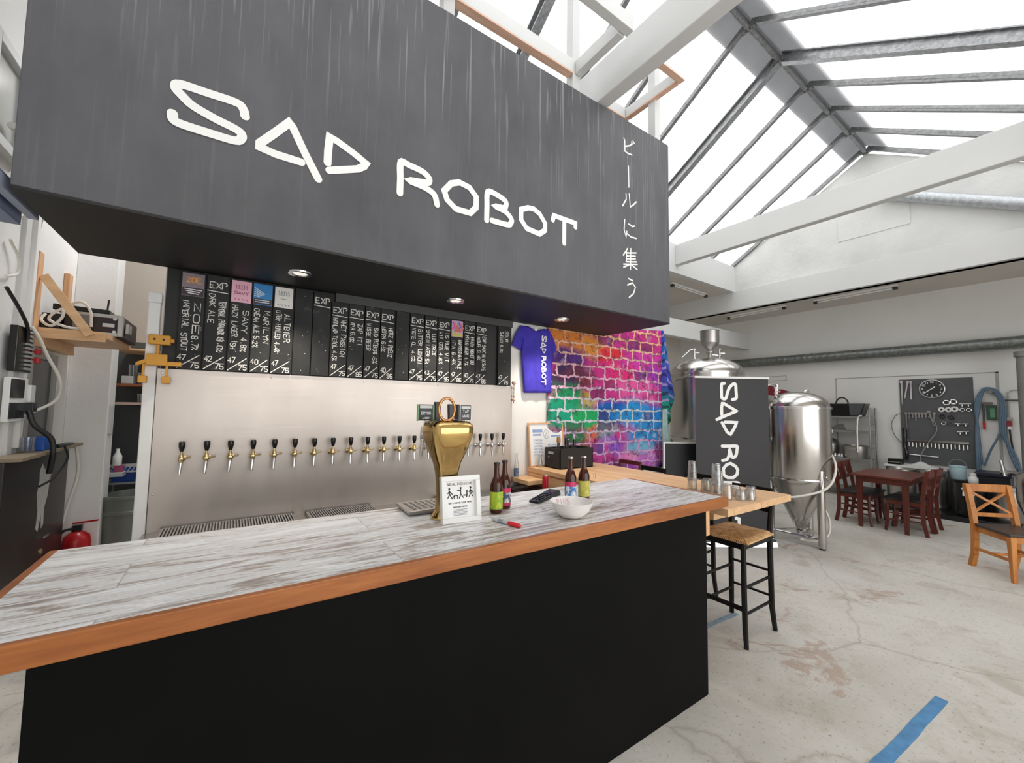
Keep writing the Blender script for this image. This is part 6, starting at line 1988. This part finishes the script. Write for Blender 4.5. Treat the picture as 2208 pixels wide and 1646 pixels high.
# ventilation ducts, tube lights
dc1 = thing('ventilation_duct', 'long dark grey round duct running along the end wall above the tool board', 'duct', (10.2, 2.5, 2.775))
mb = MB()
pr_ = []
y = -3.1
while y < 5.4:
    pr_ += [(.10, y), (.10, y + .10), (.1012, y + .105), (.1012, y + .115)]
    y += .12
mb.lathe(pr_, (10.2, 0, 2.775), 20, 'Y', True)
mb.build('duct_tube', M['duct'], dc1, local=False, smooth=True)
for y in (.2, 1.9, 3.6):
    MB().box(10.19, 10.34, y - .012, y + .012, 2.87, 2.885).build('duct_strap', M['galv'], dc1, local=False)
dc2 = thing('gable_duct', 'pale round duct sloping down the white gable behind the far tie beam', 'duct', (9.0, 1.2, 4.9))
p, q = Vector((8.98, 2.05, 5.34)), Vector((8.98, -.02, 4.25))
pts, rr = [], []
for k in range(24):
    a = p + (q - p) * k / 23
    pts += [a, a + (q - p) / 23 * .8]
    rr += [.085, .085]
    pts += [a + (q - p) / 23 * .85, a + (q - p) / 23 * .95]
    rr += [.0868, .0868]
MB().tube(pts, rr, 18).build('duct_tube', M['duct_light'], dc2, local=False, smooth=True)
def tube_light(label, p, q):
    p, q = Vector(p), Vector(q)
    t = thing('tube_light', label, 'ceiling light', tuple((p + q) / 2), 0, 'tube lights under the ceilings')
    d = (q - p).normalized()
    MB().bar(p + Vector((0, 0, -.02)), q + Vector((0, 0, -.02)), .06, .036).build('housing', M['white_plastic'], t, local=False, bevel=.004)
    MB().cyl(p + d * .05 + Vector((0, 0, -.06)), q - d * .05 + Vector((0, 0, -.06)), .013, n=10).build('tube', plain('#e9e6e2', .3), t, local=False, smooth=True)
    for c in (p + d * .03, q - d * .03):
        MB().box(c.x - .03, c.x + .03, c.y - .03, c.y + .03, c.z - .085, c.z - .036).build('end_holder', M['dark_plastic'], t, local=False)
tube_light('tube light under the low ceiling, left one near the hopper funnel', (9.48, 5.0, 3.838), (9.40, 3.75, 3.838))
tube_light('tube light under the low ceiling, middle one', (9.40, 3.25, 3.838), (9.33, 2.0, 3.838))
tube_light('tube light on the flat ceiling beside the end of the big sign box', (7.35, 5.02, 4.248), (8.70, 5.06, 4.248))

# ================================================================== LEFT WALL
WX = X_BACK
sf = thing('corner_shelf', 'raw pine corner shelf with diagonal brace on the left wall', 'shelf', (-1.0, 4.65, 2.13))
MB().box(WX + .002, -.80, 4.27, 5.05, 2.085, 2.125).build('shelf_board', M['pine_x'], sf, local=False, bevel=.002)
MB().box(WX + .03, -.82, 4.25, 4.268, 2.06, 2.135).build('front_edge', M['pine_x'], sf, local=False, bevel=.002)
for y0, z0, z1 in ((4.165, 2.10, 2.66), (4.80, 2.126, 2.665)):
    MB().box(WX + .002, WX + .035, y0, y0 + .085, z0, z1).build('wall_batten', M['pine_z'], sf, local=False, bevel=.002)
MB().box(WX + .002, WX + .06, 4.27, 4.95, 2.0, 2.084).build('wall_batten', M['pine'], sf, local=False, bevel=.002)
MB().bar((WX + .05, 4.205, 2.50), (-.90, 4.235, 2.10), .022, .055).build('diagonal_brace', M['pine_x'], sf, local=False, bevel=.002)
fc = thing('flight_case', 'black flight case with silver corners standing on the corner shelf', 'equipment case', (-.88, 4.6, 2.126))
MB().box(-1.08, -.76, 4.40, 4.98, 2.127, 2.295).build('case_body', plain('#2a1f22', .5), fc, local=False, bevel=.004)
for z in (2.127, 2.27):
    MB().box(-1.085, -.755, 4.392, 4.402, z, z + .026).build('metal_edge', M['steel_dull'], fc, local=False)
MB().box(-.785, -.752, 4.39, 4.43, 2.127, 2.296).build('metal_corner', M['steel_dull'], fc, local=False, bevel=.003)
MB().box(-.752, -.725, 4.45, 4.56, 2.16, 2.24).build('handle_plate', M['steel_dull'], fc, local=False, bevel=.006)
MB().box(-.87, -.80, 4.386, 4.394, 2.195, 2.225).build('latch', M['chrome'], fc, local=False, bevel=.002)
for z in (2.16, 2.262):
    MB().cyl((-.80, 4.392, z), (-.80, 4.382, z), .012, n=10).build('rivet', M['chrome'], fc, local=False)
MB().box(-1.03, -.93, 4.384, 4.392, 2.16, 2.275).build('vent_panel', plain('#77797a', .4, .5), fc, local=False)
rt_ = thing('router', 'flat black network router lying on the flight case', 'router', (-1.0, 4.6, 2.3))
MB().hexa([(-1.15, 4.42, 2.30), (-.84, 4.42, 2.30), (-.84, 4.62, 2.30), (-1.15, 4.62, 2.30)], [(-1.15, 4.42, 2.345), (-.84, 4.42, 2.335), (-.84, 4.62, 2.335), (-1.15, 4.62, 2.345)]).build('case', M['black_plastic'], rt_, local=False, bevel=.006)
MB().cyl((-.86, 4.45, 2.335), (-.855, 4.45, 2.42), .006, n=8).build('antenna', M['black_plastic'], rt_, local=False)
am = thing('amplifier', 'small black amplifier at the left end of the corner shelf', 'amplifier', (-1.12, 4.4, 2.126))
MB().box(-1.185, -1.09, 4.36, 4.62, 2.127, 2.26).build('case', M['black_plastic'], am, local=False, bevel=.004)
def cable(label, pts, r, m, name='cable'):
    o = MB().tube(smooth_path(pts, 7), r, 8).build(name, m, smooth=True)
    tag(o, label, 'cable')
    return o
cable('white cable looped over the amplifier on the corner shelf', [(-1.15, 4.30, 2.24), (-1.16, 4.27, 2.19), (-1.10, 4.24, 2.15), (-1.05, 4.24, 2.22), (-1.06, 4.25, 2.28), (-1.12, 4.26, 2.20), (-1.02, 4.25, 2.15), (-.92, 4.255, 2.15)], .009, M['cable_white'])
cable('white cable arching over the vent of the flight case', [(-1.05, 4.35, 2.33), (-.98, 4.33, 2.36), (-.93, 4.335, 2.30), (-.92, 4.34, 2.18)], .009, M['cable_white'])
cable('long white cable hanging from the shelf down past the black breaker strip', [(-1.14, 4.05, 2.11), (-1.11, 4.08, 2.04), (-1.08, 4.15, 1.92), (-1.03, 4.22, 1.76), (-1.05, 4.25, 1.62), (-1.13, 4.10, 1.53), (-1.16, 4.02, 1.50)], .010, M['cable_white'])
cable('thin grey cable running up the wall above the first shelf batten', [(WX + .012, 4.21, 2.66), (WX + .012, 4.205, 2.80), (WX + .014, 4.25, 2.95), (WX + .012, 4.26, 3.05)], .005, plain('#8d8d8b', .5))
cable('thick black cable hanging from the white wall box to the cabinet top', [(-1.12, 4.05, 1.55), (-1.09, 4.06, 1.45), (-1.02, 4.10, 1.36), (-1.005, 4.10, 1.25), (-1.02, 4.12, 1.12)], .016, M['cable_black'])
cable('black cable looping below the cabinet shelf edge', [(-1.02, 4.40, 1.28), (-1.01, 4.44, 1.18), (-1.05, 4.34, 1.06), (-1.085, 4.22, 1.02)], .007, M['cable_black'])
cable('white cable drooping from behind the pilaster to the red extinguisher', [(-1.08, 4.93, 1.27), (-1.06, 4.95, 1.0), (-1.10, 4.91, .72), (-1.14, 4.89, .42), (-1.16, 4.885, .02)], .011, M['cable_white'])
cable('pair of black cables sweeping in from the left edge to the breaker strip', [(WX + .03, 3.74, 2.30), (WX + .06, 3.86, 2.18), (WX + .07, 3.96, 2.08), (WX + .06, 4.0, 1.96)], .010, M['cable_black'])
cable('white cable loop hanging at the left edge below the steel channel', [(WX + .02, 3.76, 2.60), (WX + .03, 3.86, 2.52), (WX + .03, 3.87, 2.42), (WX + .02, 3.76, 2.37)], .008, M['cable_white'])
cable('fat white cable bundle curving at the upper left edge beside the sign box', [(WX + .05, 3.55, 3.22), (WX + .08, 3.68, 3.20), (WX + .10, 3.76, 3.02), (WX + .09, 3.72, 2.80), (WX + .06, 3.6, 2.68)], .022, M['cable_white'])
bk_ = thing('breaker_strip', 'black cabinet of breakers and connectors with red switches on the left wall', 'breaker box', (WX + .04, 4.0, 1.92))
MB().box(WX + .022, WX + .06, 3.86, 4.10, 1.80, 2.09).build('case', M['black_plastic'], bk_, local=False, bevel=.005)
mb = MB()
for k in range(10):
    mb.box(WX + .06, WX + .072, 3.98, 4.09, 1.815 + .027 * k, 1.829 + .027 * k)
mb.build('terminal_rows', plain('#a9aaaa', .4, .4), bk_, local=False)
for z in (1.87, 1.93):
    MB().box(WX + .06, WX + .09, 4.10, 4.15, z, z + .035).build('red_switch', M['red_paint'], bk_, local=False, bevel=.003)
wm = thing('wall_terminal', 'white wall unit with dark screens at the left edge of the picture', 'control panel', (WX + .04, 3.96, 1.62))
MB().box(WX + .022, WX + .055, 3.84, 4.10, 1.48, 1.76).build('case', M['white_plastic'], wm, local=False, bevel=.006)
MB().box(WX + .055, WX + .060, 3.84, 4.03, 1.63, 1.75).build('screen', plain('#24282a', .15), wm, local=False)
MB().box(WX + .055, WX + .060, 3.84, 4.05, 1.50, 1.60).build('screen', plain('#2c3032', .15), wm, local=False)
MB().box(WX + .055, WX + .10, 4.05, 4.12, 1.54, 1.60).build('plug', M['black_plastic'], wm, local=False, bevel=.004)
wp = thing('junction_box', 'small white junction box with cables on the wall below the breakers', 'junction box', (WX + .03, 4.13, 1.66))
MB().box(WX + .022, WX + .07, 4.10, 4.18, 1.60, 1.72).build('case', M['white_plastic'], wp, local=False, bevel=.006)
ca = thing('dark_cabinet', 'dark brown cabinet with torn white sticker remains against the left wall', 'cabinet', (-1.15, 4.4, 0))
MB().box(WX + .024, -1.10, 3.70, 4.86, 0, 1.245).build('carcass', M['dark_cabinet'], ca, local=False, bevel=.004)
MB().box(WX + .024, -1.03, 3.70, 4.90, 1.246, 1.268).build('cabinet_top', plain('#8c7d68', .5), ca, local=False, bevel=.002)
pts = [(4.30, 1.17), (4.36, 1.12), (4.40, 1.14), (4.47, 1.22), (4.52, 1.10), (4.47, 1.04), (4.45, .92), (4.40, .84), (4.41, .72), (4.37, .70), (4.35, .80), (4.31, .69), (4.27, .72), (4.28, .84), (4.24, .96), (4.27, 1.05), (4.26, 1.12)]
MB().prism(pts, -1.0995, -1.0985, 'X').build('sticker_remains', plain('#b9b9b6', .7, vary=.1, vs=20), ca, local=False)
MB().box(-1.10, -1.085, 4.42, 4.50, .615, .63).build('handle', M['steel_dull'], ca, local=False, bevel=.003)
MB().lathe([(.018, 0), (.018, .008), (.0001, .010)], (-1.10, 4.40, .53), 12, 'X', False).build('lock', plain('#b9a77c', .4, .6), ca, local=False)
bb = MB().box(WX + .03, -1.07, 4.18, 4.36, 1.2685, 1.36).build('blue_box', M['blue_plastic'], bevel=.006)
tag(bb, 'bright blue plastic box standing on the dark cabinet', 'box')
sc_ = thing('barcode_reader', 'flat black handheld device lying on the dark cabinet beside the blue box', 'device', (-1.1, 4.5, 1.269))
MB().hexa([(-1.15, 4.40, 1.2685), (-1.04, 4.40, 1.2685), (-1.04, 4.74, 1.2685), (-1.15, 4.74, 1.2685)], [(-1.14, 4.41, 1.292), (-1.05, 4.41, 1.292), (-1.05, 4.73, 1.285), (-1.14, 4.73, 1.285)]).build('case', M['black_plastic'], sc_, local=False, bevel=.004)
MB().box(-1.12, -1.07, 4.45, 4.6, 1.2925, 1.295).build('label_strip', M['white_plastic'], sc_, local=False)
jr = MB().lathe([(.03, 0), (.033, .004), (.033, .10), (.03, .10), (.029, .006), (.0001, .005)], (0, 0, 0), 18, cap=False).build('glass_jar', M['clear_glass'], smooth=True)
jr.location = (-1.13, 4.13, 1.269)
tag(jr, 'small clear glass jar on the dark cabinet left of the blue box', 'jar')
ex = thing('fire_extinguisher', 'red fire extinguisher on the floor by the left wall, half hidden by the bar', 'fire extinguisher', (-1.04, 4.98, 0))
MB().lathe([(.085, 0), (.09, .015), (.09, .43), (.08, .48), (.045, .51), (.03, .52)], (0, 0, 0), 28).build('cylinder', M['red_paint'], ex, smooth=True)
MB().box(-.03, .03, -.03, .03, .52, .57).build('valve_head', M['black_plastic'], ex, bevel=.006)
MB().bar((-.03, 0, .585), (.13, -.03, .60), .022, .012).build('lever', M['red_paint'], ex, bevel=.002)
MB().tube(smooth_path([(-.02, -.03, .55), (-.08, -.05, .53), (-.11, -.05, .42), (-.10, -.04, .2)], 5), .011, 8).build('hose', M['cable_black'], ex, smooth=True)
sc2 = thing('steel_channel', 'blue grey steel channel beside the lower left edge of the sign box', 'steel beam', (-.88, 2.4, 2.5))
MB().box(-.99, -.83, 1.85, 2.93, 2.545, 2.56).box(-.99, -.98, 1.85, 2.93, 2.46, 2.56).box(-.90, -.89, 1.85, 2.93, 2.47, 2.545).box(-.99, -.89, 1.85, 2.93, 2.46, 2.468).build('channel', M['blue_grey'], sc2, local=False, bevel=.002)
MB().box(-.86, -.825, 1.85, 2.90, 2.49, 2.545).build('cover_strip', plain('#9aa3b8', .45), sc2, local=False, bevel=.002)
# hanger from the roof so that it does not float
for y in (1.95, 2.5):
    MB().cyl((-.93, y, 2.56), (-.93, y, 4.9), .008, n=8).build('hanger_rod', M['galv'], sc2, local=False)

# ------------------------------------------------------------------ kitchen nook seen past the pilaster
KY = 5.99
for z, nm in ((1.80, 'upper'), (1.61, 'lower')):
    o = MB().box(-.98, -.62, 5.62, KY, z - .025, z).build('wall_shelf', wood('reddish_shelf_board', '#8a4a2a', '#b87348', 'X', rough=.5) if nm == 'upper' else plain('#c7a99b', .5), bevel=.002)
    tag(o, '%s board of the glass shelves in the dark grey nook behind the pilaster' % nm, 'shelf')
o = MB().box(-.98, -.66, 5.50, KY, 2.13, 2.15).build('wall_shelf', M['pine_x'], bevel=.002)
tag(o, 'topmost wooden shelf in the nook, seen from below behind the corner shelf', 'shelf')
def stem(label, x, y, z, h=.15, r=.035):
    o = MB().lathe([(r * .8, 0), (r, h), (r - .003, h), (r * .78, .008), (.0001, .006)], (0, 0, 0), 16, cap=False).build('drinking_glass', M['clear_glass'], smooth=True)
    o.location = (x, y, z)
    tag(o, label, 'glass', 'glasses on the nook shelves')
stem('tall clear glass standing behind on the upper nook shelf, leftmost', -.88, 5.75, 1.801, .20, .04)
stem('clear glass in the middle of the upper nook shelf', -.80, 5.70, 1.801, .12)
stem('clear glass at the right of the upper nook shelf', -.72, 5.70, 1.801, .12)
stem('clear glass at the right end of the upper nook shelf, half behind the trunking', -.66, 5.74, 1.801, .14)
stem('clear glass on the lower nook shelf, left one', -.80, 5.72, 1.611, .09)
stem('clear glass on the lower nook shelf, right one', -.72, 5.72, 1.611, .09)
wbx = MB().box(-.95, -.86, 5.64, 5.72, 1.801, 1.88).build('white_box', M['white_plastic'], bevel=.004)
tag(wbx, 'small white box at the left of the upper nook shelf', 'box')
cl = MB().tube(smooth_path([(-.75, 5.60, 1.66), (-.70, 5.58, 1.60), (-.73, 5.58, 1.52), (-.68, 5.58, 1.46)], 5), [.03] * 16, 8).build('black_cloth', M['cable_black'], smooth=True)
tag(cl, 'black cloth hanging over the edge of the lower nook shelf', 'cloth')
wr = thing('wire_rack', 'low wire rack carrying a blue basket under the nook shelves', 'rack', (-.8, 5.75, 0))
MB().box(-1.0, -.55, 5.55, 5.9, .80, .82).build('rack_shelf', plain('#8b8d8c', .4, .5), wr, local=False)
mb = MB().box(-1.0, -.55, 5.54, 5.55, .97, 1.0).box(-1.0, -.55, 5.54, 5.55, .915, .93)
for k in range(14):
    x = -1.0 + .45 * k / 14
    mb.bar((x, 5.545, .925), (x + .03, 5.545, .98), .006, .008)
mb.build('wire_rail', plain('#b4b5b3', .4, .5), wr, local=False)
for x in (-.99, -.56):
    for y in (5.56, 5.89):
        MB().cyl((x, y, 0), (x, y, 1.0), .010, n=8).build('post', plain('#8b8d8c', .4, .5), wr, local=False)
bbk = MB().hexa([(-.95, 5.57, .821), (-.58, 5.57, .821), (-.58, 5.86, .821), (-.95, 5.86, .821)], [(-.97, 5.56, .93), (-.57, 5.56, .93), (-.57, 5.87, .93), (-.97, 5.87, .93)]).build('blue_basket', plain('#1846a0', .4, name='deep_blue_plastic'), bevel=.006)
tag(bbk, 'deep blue plastic basket on the wire rack in the nook', 'basket')
bn_ = thing('waste_bin', 'big grey green round waste bin standing in the nook behind the bar', 'bin', (-.76, 5.32, 0))
MB().lathe([(.17, 0), (.18, .01), (.205, .58), (.215, .585), (.215, .61), (.205, .62), (.21, .72), (.222, .725), (.222, .75), (.205, .75), (.19, .1), (.0001, .1)], (0, 0, 0), 32, cap=False).build('bin_body', M['grey_plastic'], bn_, smooth=True)
sb_ = thing('spray_bottle', 'white and magenta spray bottle standing by the pilaster in the nook', 'bottle', (-.90, 5.44, 1.0))
MB().lathe([(.03, 0), (.034, .01), (.034, .09), (.014, .13), (.014, .16)], (0, 0, 0), 14).build('bottle_body', M['white_plastic'], sb_, smooth=True)
MB().box(-.02, .05, -.014, .014, -.06, .0).build('magenta_cloth', plain('#a04668', .7), sb_)
sk = MB().box(-.985, -.84, 5.36, 5.50, .90, .938).build('grey_shelf', plain('#a7a9a8', .5), bevel=.003)
tag(sk, 'small grey shelf behind the pilaster carrying the spray bottle', 'shelf')
nt = MB().grid(6, 10, lambda u, v: (-.929 + .012 * math.sin(u * 3), 5.13 + .17 * u, 1.32 + .26 * v)).build('paper_notice', plain('#c9cacb', .7, vary=.08, vs=40), solid=.002)
tag(nt, 'sheets of white paper taped to the side of the pilaster', 'paper')
